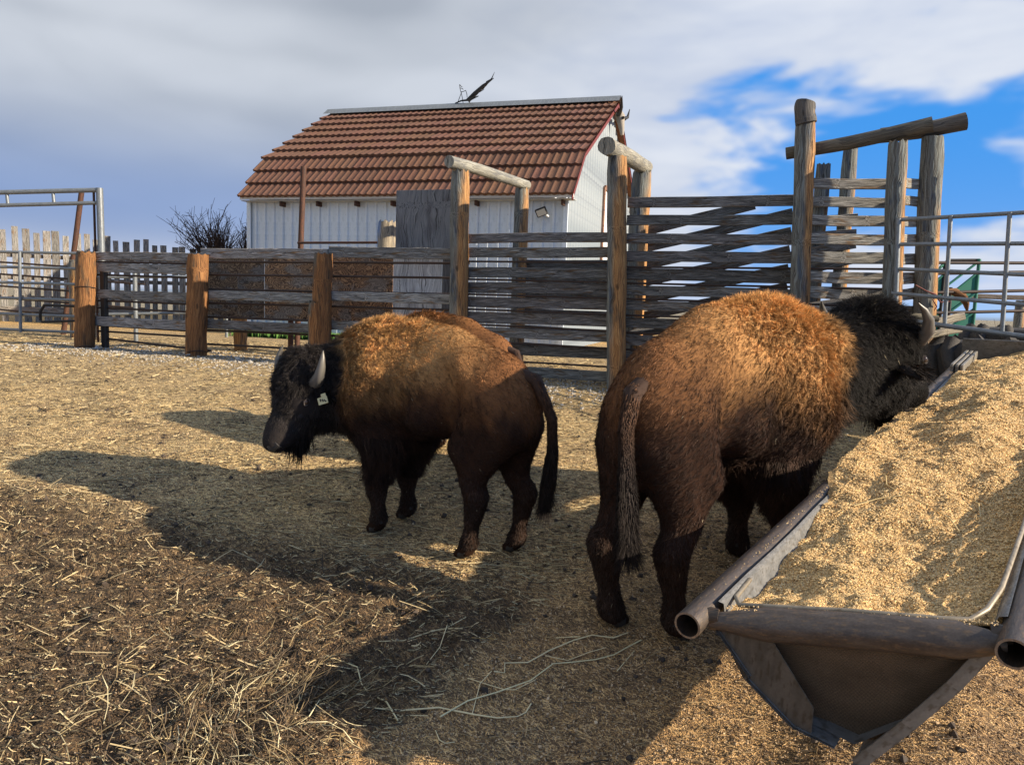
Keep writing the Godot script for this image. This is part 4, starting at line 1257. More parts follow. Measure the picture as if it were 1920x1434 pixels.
func build_trough() -> void:
	var b := FastNoiseLite.new()
	b.seed = 77
	b.frequency = 1.0
	b.fractal_octaves = 3
	var LEN := TL.length()
	var t := thing("feed_trough", "long steel pipe feed trough with rubber belt liner, heaped with golden feed", "feed trough", TA)
	var ends := [[0.0, "left"], [1.0, "right"]]
	for e in ends:
		var v: float = e[0]
		var mb := MB.new()
		var u0 := 0.0 if v < 0.5 else -0.03
		var a := tp(u0, v, 0)
		var z := tp(LEN, v, 0)
		var ax := (z - a).normalized()
		mb.tube([a, a.lerp(z, 0.3), a.lerp(z, 0.6), z], [0.039, 0.039, 0.039, 0.039], 20, false, Color.WHITE, 0.0, v * 3.0)
		# wall thickness and bore
		var rr := 0.039
		var ux := ax.cross(Vector3.UP).normalized()
		var uy := ax.cross(ux)
		var i0 := mb.v.size()
		for k in 21:
			var an := TAU * k / 20
			var d := ux * cos(an) + uy * sin(an)
			mb.vert(a + d * rr, -ax, Vector2(k * 0.01, 0), Color(2.2, 2.2, 2.1))
			mb.vert(a + d * 0.033, -ax, Vector2(k * 0.01, 0.01), Color(2.2, 2.2, 2.1))
			mb.vert(a + d * 0.033, -d, Vector2(k * 0.01, 0.01), Color(0.6, 0.55, 0.5))
			mb.vert(a + d * 0.033 + ax * 0.5, -d, Vector2(k * 0.01, 0.5), Color(0.6, 0.55, 0.5))
		for k in 20:
			var q := i0 + k * 4
			mb.quad(q, q + 1, q + 5, q + 4)
			mb.quad(q + 2, q + 3, q + 7, q + 6)
		obj("rail_pipe", mb.mesh(M.steel), t)
	# cross pipe, flattened where it meets the rails
	var cp := MB.new()
	var pts := []
	var rad := []
	for k in 15:
		var f := k / 14.0
		pts.append(tp(0.075 - 0.02 * f, lerpf(0.04, 0.97, f), -0.016 + 0.004 * sin(f * PI)))
		rad.append(lerpf(0.024, 0.048, sstep(0.0, 0.24, f) * (1.0 - sstep(0.86, 1.0, f))))
	cp.tube(pts, rad, 18, true, Color.WHITE, 0.0, 0.7)
	obj("cross_pipe", cp.mesh(M.steel), t)
	var cp2 := MB.new()
	cp2.tube([tp(LEN - 0.05, 0.0, -0.02), tp(LEN - 0.05, 1.0, -0.02)], [0.032, 0.032], 12)
	obj("cross_pipe", cp2.mesh(M.steel), t)
	# weld beads where the pipes meet
	for v in [0.045, 0.955]:
		var w := MB.new()
		w.tube([tp(0.075, v - 0.03, 0.0), tp(0.072, v, 0.0), tp(0.07, v + 0.03, 0.0)], [0.030, 0.026, 0.022], 10, true, Color(0.8, 0.75, 0.7), 0.08, v)
		obj("pipe_collar", w.mesh(M.steel), t)
	# liner: belt hung between the rails, steel sheet outside it
	var prof := [[0.055, 0.030], [0.075, 0.022], [0.085, -0.02], [0.22, -0.15], [0.40, -0.30], [0.55, -0.35], [0.70, -0.28], [0.85, -0.13], [0.925, 0.0], [0.94, 0.035], [0.965, 0.04]]
	var ln := MB.new()
	var rows := []
	for k in 22:
		var u := lerpf(0.10, LEN - 0.02, k / 21.0)
		var row := []
		for i in prof.size():
			var p0: Array = prof[maxi(i - 1, 0)]
			var p1: Array = prof[mini(i + 1, prof.size() - 1)]
			var nn := Vector3(-(p1[1] - p0[1]), (p1[0] - p0[0]) * 0.77, 0)
			nn = (TW.normalized() * nn.x + Vector3.UP * nn.y).normalized()
			row.append(ln.vert(tp(u, prof[i][0], prof[i][1] + 0.004 * sin(u * 7.0 + i)), nn, Vector2(u, i * 0.12)))
		rows.append(row)
	for k in 21:
		for i in prof.size() - 1:
			ln.quad(rows[k][i], rows[k][i + 1], rows[k + 1][i + 1], rows[k + 1][i])
	obj("liner", ln.mesh(M.liner), t)
	# rolled lip of the belt along the front and the right
	var lip := MB.new()
	var lp := []
	for q in [[0.30, 0.075, 0.02], [0.17, 0.085, 0.018], [0.125, 0.12, 0.014], [0.112, 0.2, 0.02], [0.105, 0.5, 0.024], [0.095, 0.78, 0.022], [0.10, 0.86, 0.022], [0.15, 0.90, 0.03], [0.26, 0.925, 0.045]]:
		lp.append(tp(q[0], q[1], q[2]))
	for k in range(1, 9):
		lp.append(tp(0.26 + k * 0.45, 0.935, 0.045 + 0.006 * sin(k * 2.0)))
	var lr := []
	for k in lp.size(): lr.append(0.0075)
	lip.tube(lp, lr, 8, true, Color(1.5, 1.3, 1.0))
	obj("belt_lip", lip.mesh(M.liner), t)
	# outer sheets: left side, right side
	for s in [[[[0.07, -0.03], [0.20, -0.165], [0.19, -0.172], [0.36, -0.30], [0.50, -0.345]], "side_sheet"], [[[0.955, -0.03], [0.80, -0.19], [0.62, -0.36], [0.56, -0.40]], "side_sheet"]]:
		var mb := MB.new()
		var pr: Array = s[0]
		for i in pr.size() - 1:
			var p: Array = pr[i]
			var q: Array = pr[i + 1]
			var nn: Vector3 = (TW.normalized() * (q[1] - p[1]) + Vector3.UP * -(q[0] - p[0]) * 0.77).normalized()
			if nn.y > 0: nn = -nn
			mb.face(tp(0.055, p[0], p[1]), tp(LEN - 0.02, p[0], p[1]), tp(LEN - 0.02, q[0], q[1]), tp(0.055, q[0], q[1]), nn, 1.0)
			mb.face(tp(0.055, p[0], p[1]) - nn * 0.006, tp(LEN - 0.02, p[0], p[1]) - nn * 0.006, tp(LEN - 0.02, q[0], q[1]) - nn * 0.006, tp(0.055, q[0], q[1]) - nn * 0.006, -nn, 1.0)
		obj("side_sheet", mb.mesh(M.liner), t)
	# end plate, partly torn, and the belt closed over the end
	var ep := MB.new()
	var poly := [[0.085, -0.035], [0.195, -0.165], [0.178, -0.172], [0.34, -0.295], [0.42, -0.325], [0.42, -0.24], [0.25, -0.035]]
	var i1 := []
	for q in poly:
		i1.append(ep.vert(tp(0.062, q[0], q[1]), -TL.normalized(), Vector2(q[0], q[1]), Color(0.45, 0.43, 0.41)))
	for k in range(1, poly.size() - 1): ep.tri(i1[0], i1[k], i1[k + 1])
	var i2 := []
	for q in poly:
		i2.append(ep.vert(tp(0.066, q[0], q[1]), TL.normalized(), Vector2(q[0], q[1])))
	for k in range(1, poly.size() - 1): ep.tri(i2[0], i2[k], i2[k + 1])
	obj("end_plate", ep.mesh(M.liner), t)
	var strip := MB.new()
	var sp := [[0.955, -0.03], [0.86, -0.145], [0.74, -0.262], [0.64, -0.35], [0.60, -0.385]]
	for i in 4:
		var p: Array = sp[i]
		var q: Array = sp[i + 1]
		var wd := TW.normalized() * 0.032 + Vector3(0, -0.02, 0)
		strip.face(tp(0.045, p[0], p[1]), tp(0.045, p[0], p[1]) - wd, tp(0.045, q[0], q[1]) - wd, tp(0.045, q[0], q[1]), -TL.normalized())
		strip.face(tp(0.055, p[0], p[1]), tp(0.055, p[0], p[1]) - wd, tp(0.055, q[0], q[1]) - wd, tp(0.055, q[0], q[1]), TL.normalized())
	obj("edge_strip", strip.mesh(M.liner), t)
	var bowl := MB.new()
	var br := []
	for i in 13:
		var row := []
		var fi := i / 12.0
		for k in 17:
			var fk := k / 16.0
			# from the cross pipe's underside down to the belt's low curve
			var top := Vector2(lerpf(0.13, 0.93, fk), -0.03)
			var ang := PI * (1.0 - fk)
			var low := Vector2(0.545 + cos(ang) * 0.37 * (1.0 - 0.25 * sin(ang)), -0.03 - sin(ang) * 0.335)
			var q := top.lerp(low, fi)
			var bulge := 0.075 + 0.16 * fi * (1.0 - 0.55 * fi) * sin(fk * PI)
			row.append(bowl.vert(tp(bulge, q.x, q.y), (-TL.normalized() + Vector3(0, -0.5, 0)).normalized(), Vector2(fk * 0.8, fi * 0.35), Color(1.15, 1.0, 0.82) * (0.75 + 0.5 * b.get_noise_2d(fk * 4.0, fi * 3.0) + 0.25 * sin(fk * PI))))
		br.append(row)
	for i in 12:
		for k in 16:
			bowl.quad(br[i][k], br[i][k + 1], br[i + 1][k + 1], br[i + 1][k])
	obj("belt_end", bowl.mesh(M.belt), t)
	# far end panel and a short wing
	var fp := MB.new()
	fp.box(tp(LEN, 0.62, 0.02), Vector3(0.02, 0.19, 1.0), Basis(TL.normalized(), Vector3.UP, TL.normalized().cross(Vector3.UP).normalized()).orthonormalized(), Color(0.8, 0.72, 0.6), 0.004)
	obj("far_panel", fp.mesh(M.liner), t)
	for k in 3:
		var wg := MB.new()
		wg.box(tp(LEN - 0.36, 0.02 + 0.04 * k, 0.055 - 0.006 * k), Vector3(0.72, 0.06, 0.02), Basis(TL.normalized(), Vector3.UP, TL.normalized().cross(Vector3.UP).normalized()).orthonormalized(), Color(1.2, 1.15, 1.05), 0.004)
		obj("wing_strip", wg.mesh(M.liner), t)
	# legs
	for u in [1.7, 3.1, 4.5]:
		for v in [0.0, 1.0]:
			var a := tp(u, v, -0.03)
			var foot := tp(u, 0.12 + 0.76 * v, 0)
			var w := TA + foot
			foot.y = ground_at(w.x, w.z) - 0.03 - TA.y
			obj("leg", pipe(a, foot, 0.026, M.steel, 10), t)
		obj("leg_brace", pipe(tp(u, 0.02, -0.40), tp(u, 0.98, -0.42), 0.018, M.steel, 8), t)
	# the feed: heaped surface with loose pieces on it
	var gm := MB.new()
	var nu := 150
	var nv := 34
	for i in nu + 1:
		for k in nv + 1:
			var u := lerpf(0.115, LEN - 0.03, float(i) / nu)
			var spill := sstep(1.0, 1.5, u) * (1.0 - sstep(2.7, 3.2, u)) * (0.75 + 0.5 * b.get_noise_2d(u * 5.0, 3.0))
			var v := lerpf(lerpf(0.075, -0.045, spill), 1.02, float(k) / nv)
			gm.vert(tp(u, v, heap(u, v, b)), Vector3.UP, Vector2(u, v * 0.78), Color(1, 1, 1) * (1.0 + 0.25 * b.get_noise_2d(u * 2.0 + 30.0, v * 3.0)))
	for i in nu + 1:
		for k in nv + 1:
			var c := i * (nv + 1) + k
			var du := gm.v[mini(i + 1, nu) * (nv + 1) + k] - gm.v[maxi(i - 1, 0) * (nv + 1) + k]
			var dv := gm.v[i * (nv + 1) + mini(k + 1, nv)] - gm.v[i * (nv + 1) + maxi(k - 1, 0)]
			var nn := du.cross(dv).normalized()
			gm.n[c] = nn if nn.y > 0 else -nn
	for i in nu:
		for k in nv:
			var c := i * (nv + 1) + k
			gm.quad(c, c + 1, c + nv + 2, c + nv + 1)
	var feed := obj("feed_heap", gm.mesh(M.grain), self, Transform3D(Basis.IDENTITY, TA))
	tag(feed, "heap of golden brown loose feed lying in the trough", "feed")
	feed.set_meta("kind", "stuff")
	var mm := MultiMesh.new()
	mm.transform_format = MultiMesh.TRANSFORM_3D
	mm.use_colors = true
	mm.mesh = M.crumb
	var N := 115000
	mm.instance_count = N
	for i in N:
		if i % 210 == 0:      # specks left on the pipes
			var s0 := rf(0.0015, 0.0032)
			var pp := TA + (tp(2.4 * pow(rng.randf(), 0.6), rf(-0.015, 0.035), 0.037) if rng.randf() < 0.6 else tp(0.07, rf(0.1, 0.95), 0.030) + TL.normalized() * rf(-0.015, 0.015))
			mm.set_instance_transform(i, Transform3D(Basis.from_euler(Vector3(rf(0, TAU), rf(0, TAU), 0)).scaled(Vector3(s0, s0, s0)), pp))
			mm.set_instance_color(i, Color(0.62, 0.45, 0.24))
			continue
		var u := 0.12 + (LEN - 0.2) * pow(rng.randf(), 1.7)
		var v := rf(0.08 - 0.11 * sstep(1.1, 1.6, u) * (1.0 - sstep(2.6, 3.0, u)), 1.01)
		var s := rf(0.0014, 0.0033) * (1.0 + 0.22 * u)
		var p := TA + tp(u, v, heap(u, v, b) + s * 0.3)
		var bs := Basis.from_euler(Vector3(rf(0, TAU), rf(0, TAU), rf(0, TAU))).scaled(Vector3(s * rf(0.7, 1.9), s, s * rf(0.6, 1.0)))
		mm.set_instance_transform(i, Transform3D(bs, p))
		var c := rf(0.55, 1.25)
		var w := rng.randf()
		var col := Color(0.80, 0.53, 0.215).lerp(Color(0.88, 0.67, 0.36), w * w)
		if rng.randf() < 0.2: col = Color(0.48, 0.28, 0.11)
		mm.set_instance_color(i, Color(col.r * c, col.g * c, col.b * c))
	var gi := MultiMeshInstance3D.new()
	gi.name = "loose_feed"

	gi.multimesh = mm
	gi.material_override = M.bit
	add_child(gi)
	tag(gi, "loose golden feed crumbs covering the heap in the trough", "feed")
	gi.set_meta("kind", "stuff")
	# three stems lying on the feed
	var stems := [
		[[1.02, 0.22], [1.10, 0.30], [1.12, 0.42], [1.07, 0.55], [0.96, 0.64], [0.84, 0.70]],
		[[1.42, 0.20], [1.33, 0.27], [1.24, 0.30], [1.16, 0.36]],
		[[1.23, 0.66], [1.16, 0.72], [1.02, 0.75]]]
	var names := ["longest pale curved straw lying across the feed in the trough", "short straight pale straw on the feed touching the long curved one", "shortest pale straw standing out of the feed at the trough's right side"]
	for i in 3:
		var mb := MB.new()
		var pp := []
		var rr := []
		for q in stems[i]:
			pp.append(TA + tp(q[0], q[1], heap(q[0], q[1], b) + 0.010))
			rr.append(0.0024)
		mb.tube(pp, rr, 5, true, Color(0.62, 0.47, 0.22))
		tag(obj("straw", mb.mesh(M.solid), self), names[i], "straw", "straws lying on the feed")

func crumb_mesh(mat: Material) -> ArrayMesh:
	var mb := MB.new()
	var r := RandomNumberGenerator.new()
	r.seed = 3
	var top := [Vector3(0, 1, 0), Vector3(0, -1, 0)]
	var ring := []
	for k in 5:
		var a := TAU * k / 5.0
		ring.append(Vector3(cos(a), 0.25 * sin(a * 2.0), sin(a)) * r.randf_range(0.8, 1.2))
	for k in 5:
		for s in 2:
			var a: Vector3 = ring[k]
			var b: Vector3 = ring[(k + 1) % 5]
			var c: Vector3 = top[s]
			var nn := ((a + b + c) / 3.0).normalized()
			mb.tri(mb.vert(a, nn), mb.vert(b, nn), mb.vert(c, nn))
	return mb.mesh(mat)
# ---------- bison ----------
class Field:
	var o := Vector3.ZERO
	var cs := 0.015
	var nx := 0
	var ny := 0
	var nz := 0
	var f := PackedFloat32Array()
	func setup(lo: Vector3, hi: Vector3, c: float) -> void:
		cs = c
		o = lo
		nx = int((hi.x - lo.x) / c) + 2
		ny = int((hi.y - lo.y) / c) + 2
		nz = int((hi.z - lo.z) / c) + 2
		f.resize(nx * ny * nz)
	# a tapered capsule, flattened by zs along w, that melts into its neighbours over k
	func add(a: Vector3, b: Vector3, ra: float, rb: float, k: float, w: Vector3 = Vector3(0, 0, 1), zs: float = 1.0) -> void:
		var m := maxf(ra, rb) + k * 4.5
		var lo := Vector3(minf(a.x, b.x) - m, minf(a.y, b.y) - m, minf(a.z, b.z) - m)
		var hi := Vector3(maxf(a.x, b.x) + m, maxf(a.y, b.y) + m, maxf(a.z, b.z) + m)
		var x0 := maxi(0, int((lo.x - o.x) / cs))
		var x1 := mini(nx - 1, int((hi.x - o.x) / cs) + 1)
		var y0 := maxi(0, int((lo.y - o.y) / cs))
		var y1 := mini(ny - 1, int((hi.y - o.y) / cs) + 1)
		var z0 := maxi(0, int((lo.z - o.z) / cs))
		var z1 := mini(nz - 1, int((hi.z - o.z) / cs) + 1)
		var s := 1.0 / zs - 1.0
		var ba := b - a
		ba += w * (ba.dot(w) * s)
		var bb := maxf(ba.length_squared(), 1e-8)
		for z in range(z0, z1 + 1):
			for y in range(y0, y1 + 1):
				var at := (z * ny + y) * nx
				for x in range(x0, x1 + 1):
					var q := Vector3(o.x + x * cs, o.y + y * cs, o.z + z * cs) - a
					q += w * (q.dot(w) * s)
					var t := clampf(q.dot(ba) / bb, 0.0, 1.0)
					var d := ((q - ba * t).length() - ra - (rb - ra) * t) / k
					if d < 4.5:
						f[at + x] += exp(-maxf(d, -12.0))
	# surface nets: [vertices, normals, indices]
	func surface() -> Array:
		for i in f.size():
			f[i] = -log(maxf(f[i], 1e-6))
		var idx := PackedInt32Array()
		idx.resize(f.size())
		idx.fill(-1)
		var V := PackedVector3Array()
		var N := PackedVector3Array()
		var I := PackedInt32Array()
		var sx := 1
		var sy := nx
		var sz := nx * ny
		for z in nz - 1:
			for y in ny - 1:
				var row := (z * ny + y) * nx
				for x in nx - 1:
					var i := row + x
					var c0 := f[i]; var c1 := f[i + sx]; var c2 := f[i + sy]; var c3 := f[i + sx + sy]
					var c4 := f[i + sz]; var c5 := f[i + sx + sz]; var c6 := f[i + sy + sz]; var c7 := f[i + sx + sy + sz]
					var mask := int(c0 < 0) + int(c1 < 0) + int(c2 < 0) + int(c3 < 0) + int(c4 < 0) + int(c5 < 0) + int(c6 < 0) + int(c7 < 0)
					if mask == 0 or mask == 8:
						continue
					var p := Vector3.ZERO
					var n := 0
					if (c0 < 0) != (c1 < 0): p += Vector3(c0 / (c0 - c1), 0, 0); n += 1
					if (c2 < 0) != (c3 < 0): p += Vector3(c2 / (c2 - c3), 1, 0); n += 1
					if (c4 < 0) != (c5 < 0): p += Vector3(c4 / (c4 - c5), 0, 1); n += 1
					if (c6 < 0) != (c7 < 0): p += Vector3(c6 / (c6 - c7), 1, 1); n += 1
					if (c0 < 0) != (c2 < 0): p += Vector3(0, c0 / (c0 - c2), 0); n += 1
					if (c1 < 0) != (c3 < 0): p += Vector3(1, c1 / (c1 - c3), 0); n += 1
					if (c4 < 0) != (c6 < 0): p += Vector3(0, c4 / (c4 - c6), 1); n += 1
					if (c5 < 0) != (c7 < 0): p += Vector3(1, c5 / (c5 - c7), 1); n += 1
					if (c0 < 0) != (c4 < 0): p += Vector3(0, 0, c0 / (c0 - c4)); n += 1
					if (c1 < 0) != (c5 < 0): p += Vector3(1, 0, c1 / (c1 - c5)); n += 1
					if (c2 < 0) != (c6 < 0): p += Vector3(0, 1, c2 / (c2 - c6)); n += 1
					if (c3 < 0) != (c7 < 0): p += Vector3(1, 1, c3 / (c3 - c7)); n += 1
					p /= n
					idx[i] = V.size()
					V.append(o + (Vector3(x, y, z) + p) * cs)
					N.append(Vector3(c1 + c3 + c5 + c7 - c0 - c2 - c4 - c6, c2 + c3 + c6 + c7 - c0 - c1 - c4 - c5, c4 + c5 + c6 + c7 - c0 - c1 - c2 - c3).normalized())
		for z in range(1, nz - 1):
			for y in range(1, ny - 1):
				var row := (z * ny + y) * nx
				for x in range(1, nx - 1):
					var i := row + x
					var a := f[i] < 0
					if a != (f[i + sx] < 0): _quad(I, V, N, idx[i], idx[i - sy], idx[i - sy - sz], idx[i - sz])
					if a != (f[i + sy] < 0): _quad(I, V, N, idx[i], idx[i - sx], idx[i - sx - sz], idx[i - sz])
					if a != (f[i + sz] < 0): _quad(I, V, N, idx[i], idx[i - sx], idx[i - sx - sy], idx[i - sy])
		return [V, N, I]
	func _quad(I: PackedInt32Array, V: PackedVector3Array, N: PackedVector3Array, a: int, b: int, c: int, d: int) -> void:
		if a < 0 or b < 0 or c < 0 or d < 0: return
		var g := (V[b] - V[a]).cross(V[c] - V[a])
		if g.dot(N[a] + N[b] + N[c]) > 0.0:
			I.append_array(PackedInt32Array([a, c, b, a, d, c]))
		else:
			I.append_array(PackedInt32Array([a, b, c, a, c, d]))

# Coat colour (linear) at a point given in units where the hump stands 1.2 high
func coat(q: Vector3, hd: float, cfg: Dictionary) -> Color:
	var gold: Color = cfg.gold
	var brown := Color(0.25, 0.118, 0.054)
	var dark := Color(0.052, 0.030, 0.022)
	var black: Color = Color(1.0, 0.86, 0.83) * (cfg.black as float)
	var wob := 0.05 * nz.get_noise_3d(q.x * 4.0, q.y * 4.0, q.z * 4.0)
	var y := q.y + wob * 1.5 + 0.05 * nz.get_noise_3d(q.x * 14.0, q.y * 6.0, q.z * 14.0) - 0.06 * q.x - (cfg.tone as float)
	var rear: float = (cfg.tone_r as float) * (1.0 - sstep(-0.05, 0.40, q.x))
	var c := dark.lerp(brown, sstep(0.50 + rear, 0.80 + rear, y))
	var g := sstep(0.66, 1.02, y + 0.10 * sstep(-0.1, 0.35, q.x)) * sstep(-0.52, 0.12, q.x + wob)
	c = c.lerp(gold, g)
	c = c.lerp(brown * 1.1, 0.5 * sstep(-0.3, -0.55, q.x) * sstep(0.6, 0.8, y))
	c = c.lerp(black, sstep(0.55 - (cfg.ruff as float), 0.80 - (cfg.ruff as float), q.x + 0.35 * (0.80 - q.y) + wob) * sstep(0.95, 0.66, y))
	c = c.lerp(Color(0.042, 0.025, 0.018), sstep(0.34, 0.22, q.y))
	c = c.lerp(black, hd)
	return c

func make_bison(cfg: Dictionary) -> Node3D:
	var s: float = cfg.s
	var pit: float = cfg.pitch
	var f: Vector3 = cfg.heading
	var r := f.cross(Vector3.UP)
	var root := thing(cfg.name, cfg.label, "bison", cfg.at)
	root.basis = Basis(f, Vector3.UP, r)
	var P := func(x: float, y: float, z: float) -> Vector3: return Vector3(x * (cfg.rear if x < 0.0 else 1.0), y + pit * x, z) * s
	var hs: float = cfg.head_s
	var hp: Vector3 = cfg.poll
	var hf: Vector3 = cfg.fwd.normalized()
	var hu: Vector3 = cfg.face
	hu = (hu - hf * hu.dot(hf)).normalized()
	var hr := hf.cross(hu)
	var Hd := func(a: float, u: float, l: float) -> Vector3: return hp + (hf * a + hu * u + hr * l) * hs
	var fld := Field.new()
	fld.setup(cfg.lo, cfg.hi, cfg.cell)
	var Z := Vector3(0, 0, 1)
	var kb := 0.040 * s
	var kl := 0.016 * s
	# trunk
	fld.add(P.call(-0.40, 0.81, 0), P.call(-0.05, 0.785, 0), 0.170 * s, 0.225 * s, kb, Z, 0.70)
	fld.add(P.call(-0.05, 0.80, 0), P.call(0.30, 0.77, 0), 0.232 * s, 0.288 * s, kb, Z, 0.80)
	fld.add(P.call(0.08, 0.93, 0), P.call(0.36, 0.93, 0), 0.155 * s, 0.165 * s, kb, Z, 0.62)
	fld.add(P.call(-0.10, 0.975, 0), P.call(0.12, 0.97, 0), 0.115 * s, 0.13 * s, kb, Z, 0.72)
	fld.add(P.call(-0.42, 0.925, 0), P.call(-0.10, 0.985, 0), 0.085 * s, 0.110 * s, kb, Z, 0.9)
	fld.add(P.call(0.28, 0.74, 0), P.call(0.54, 0.70, 0), 0.285 * s, 0.205 * s, kb, Z, 0.74)
	fld.add(P.call(0.32, 0.92, 0), P.call(0.58, 0.86, 0), 0.155 * s, 0.15 * s, kb, Z, 0.75)
	fld.add(P.call(-0.42, 0.75, 0), P.call(-0.49, 0.66, 0), 0.148 * s, 0.100 * s, kb, Z, 0.70)
	# hips, shoulders
	for g in [-1.0, 1.0]:
		fld.add(P.call(-0.38, 0.88, 0.062 * g), P.call(-0.52, 0.80, 0.050 * g), 0.078 * s, 0.068 * s, kb * 0.8)
		fld.add(P.call(0.30, 0.86, 0.11 * g), P.call(0.36, 0.62, 0.15 * g), 0.14 * s, 0.12 * s, kb * 0.8)
	# hook bones, last ribs and the fold in front of the thigh
	for g in [-1.0, 1.0]:
		fld.add(P.call(-0.255, 0.945, 0.11 * g), P.call(-0.30, 0.89, 0.12 * g), 0.050 * s, 0.045 * s, kb * 0.6)
		fld.add(P.call(0.02, 0.86, 0.115 * g), P.call(-0.03, 0.66, 0.145 * g), 0.075 * s, 0.080 * s, kb * 0.6)
		fld.add(P.call(0.22, 0.95, 0.095 * g), P.call(0.27, 0.74, 0.155 * g), 0.055 * s, 0.070 * s, kb * 0.5)
	# legs
	var feet: Array = cfg.feet
	var legs := []
	for i in 4:
		var ft: Vector3 = feet[i]
		var g := -1.0 if i % 2 == 0 else 1.0
		if i < 2:
			var hip: Vector3 = P.call(-0.41, 0.74, 0.074 * g)
			var stifle: Vector3 = P.call(-0.335, 0.545, 0.125 * g).lerp(Vector3(ft.x + 0.10 * s, 0.53 * s, ft.z), 0.35)
			var hock := Vector3(ft.x - 0.055 * s, ft.y + 0.315 * s, lerpf(0.12 * g * s, ft.z, 0.75))
			var fet := Vector3(ft.x - 0.018 * s, ft.y + 0.085 * s, ft.z)
			fld.add(hip, stifle, 0.140 * s, 0.076 * s, kb * 0.7)
			fld.add(P.call(-0.50, 0.66, 0.085 * g), hock.lerp(stifle, 0.35), 0.098 * s, 0.050 * s, kb * 0.6)
			fld.add(stifle, hock, 0.068 * s, 0.041 * s, kl)
			fld.add(hock + Vector3(-0.012 * s, 0.012 * s, 0), hock.lerp(fet, 0.35), 0.044 * s, 0.036 * s, kl)
			fld.add(hock, fet, 0.037 * s, 0.033 * s, kl)
			fld.add(fet, fet + Vector3(0.01 * s, -0.01 * s, 0), 0.037 * s, 0.036 * s, kl)
			legs.append([stifle, hock, fet])
		else:
			var sh: Vector3 = P.call(0.33, 0.66, 0.14 * g)
			var el: Vector3 = P.call(0.235, 0.47, 0.135 * g)
			el.x = lerpf(el.x, ft.x, 0.3)
			var kn := Vector3(ft.x + 0.010 * s, ft.y + 0.255 * s, lerpf(el.z, ft.z, 0.7))
			var fet := Vector3(ft.x - 0.012 * s, ft.y + 0.082 * s, ft.z)
			fld.add(sh, el, 0.135 * s, 0.088 * s, kb * 0.7)
			fld.add(el, kn, 0.076 * s, 0.044 * s, kl)
			fld.add(kn, kn + Vector3(0.004, -0.03 * s, 0), 0.045 * s, 0.040 * s, kl)
			fld.add(kn, fet, 0.037 * s, 0.033 * s, kl)
			fld.add(fet, fet + Vector3(0.01 * s, -0.01 * s, 0), 0.037 * s, 0.036 * s, kl)
			legs.append([el, kn, fet])
		for c in [-1.0, 1.0]:
			var toe := Vector3(ft.x + 0.040 * s, ft.y + 0.022 * s, ft.z + c * 0.019 * s)
			fld.add(Vector3(ft.x - 0.005 * s, ft.y + 0.045 * s, ft.z + c * 0.015 * s), toe, 0.030 * s, 0.021 * s, 0.006 * s)
	for i in 4:
		var ft: Vector3 = feet[i]
		var hm := MB.new()
		for c in [-1.0, 1.0]:
			hm.tube([Vector3(ft.x - 0.012 * s, ft.y + 0.050 * s, ft.z + c * 0.017 * s), Vector3(ft.x + 0.012 * s, ft.y + 0.026 * s, ft.z + c * 0.019 * s), Vector3(ft.x + 0.055 * s, ft.y + 0.006 * s, ft.z + c * 0.014 * s)], [0.028 * s, 0.0275 * s, 0.010 * s], 9, true, Color(0.03, 0.025, 0.022), 0.05, c)
			hm.tube([Vector3(ft.x - 0.035 * s, ft.y + 0.085 * s, ft.z + c * 0.020 * s), Vector3(ft.x - 0.052 * s, ft.y + 0.066 * s, ft.z + c * 0.022 * s)], [0.013 * s, 0.008 * s], 7, true, Color(0.03, 0.025, 0.022))
		obj("hoof", hm.mesh(M.solid), root)
	# neck to the head
	var nk: Vector3 = P.call(0.50, 0.84, 0)
	var ck: Vector3 = P.call(0.52, 0.68, 0)
	fld.add(nk, Hd.call(0.04, -0.10, 0), 0.185 * s, 0.135 * hs, kb)
	fld.add(ck, Hd.call(0.16, -0.17, 0), 0.180 * s, 0.105 * hs, kb)
	# skull
	var kh := 0.022 * hs
	fld.add(Hd.call(0.0, -0.075, 0), Hd.call(0.15, -0.085, 0), 0.104 * hs, 0.096 * hs, kh, hr, 1.28)
	fld.add(Hd.call(-0.02, -0.01, 0), Hd.call(0.08, -0.005, 0), 0.075 * hs, 0.06 * hs, kh, hr, 1.35)
	fld.add(Hd.call(0.15, -0.085, 0), Hd.call(0.34, -0.078, 0), 0.088 * hs, 0.058 * hs, kh)
	fld.add(Hd.call(0.33, -0.075, 0), Hd.call(0.395, -0.072, 0), 0.064 * hs, 0.052 * hs, kh, hr, 1.12)
	fld.add(Hd.call(0.10, -0.165, 0), Hd.call(0.33, -0.125, 0), 0.066 * hs, 0.036 * hs, kh)
	fld.add(Hd.call(0.24, -0.15, 0), Hd.call(0.30, -0.205, 0) + Vector3(0, -0.03, 0), 0.05 * hs, 0.022 * hs, kh)
	for g in [-1.0, 1.0]:
		fld.add(Hd.call(0.02, -0.045, 0.075 * g), Hd.call(0.02, -0.04, 0.125 * g), 0.05 * hs, 0.036 * hs, kh)
		fld.add(Hd.call(0.125, -0.045, 0.07 * g), Hd.call(0.15, -0.05, 0.085 * g), 0.036 * hs, 0.030 * hs, kh)
	var sf := fld.surface()
	var V: PackedVector3Array = sf[0]
	var N: PackedVector3Array = sf[1]
	var I: PackedInt32Array = sf[2]
	var headw := func(p: Vector3) -> float:
		var q := p - hp
		var a := q.dot(hf) / hs
		var u := q.dot(hu) / hs
		var l := q.dot(hr) / hs
		var d := Vector3(a - clampf(a, 0.02, 0.42), (u + 0.10) * 0.85, l).length()
		return 1.0 - sstep(0.20, 0.28, (d - (cfg.ruff as float)) + 0.05 * nz.get_noise_3d(p.x * 9.0, p.y * 9.0, p.z * 9.0))
	var C := PackedColorArray()
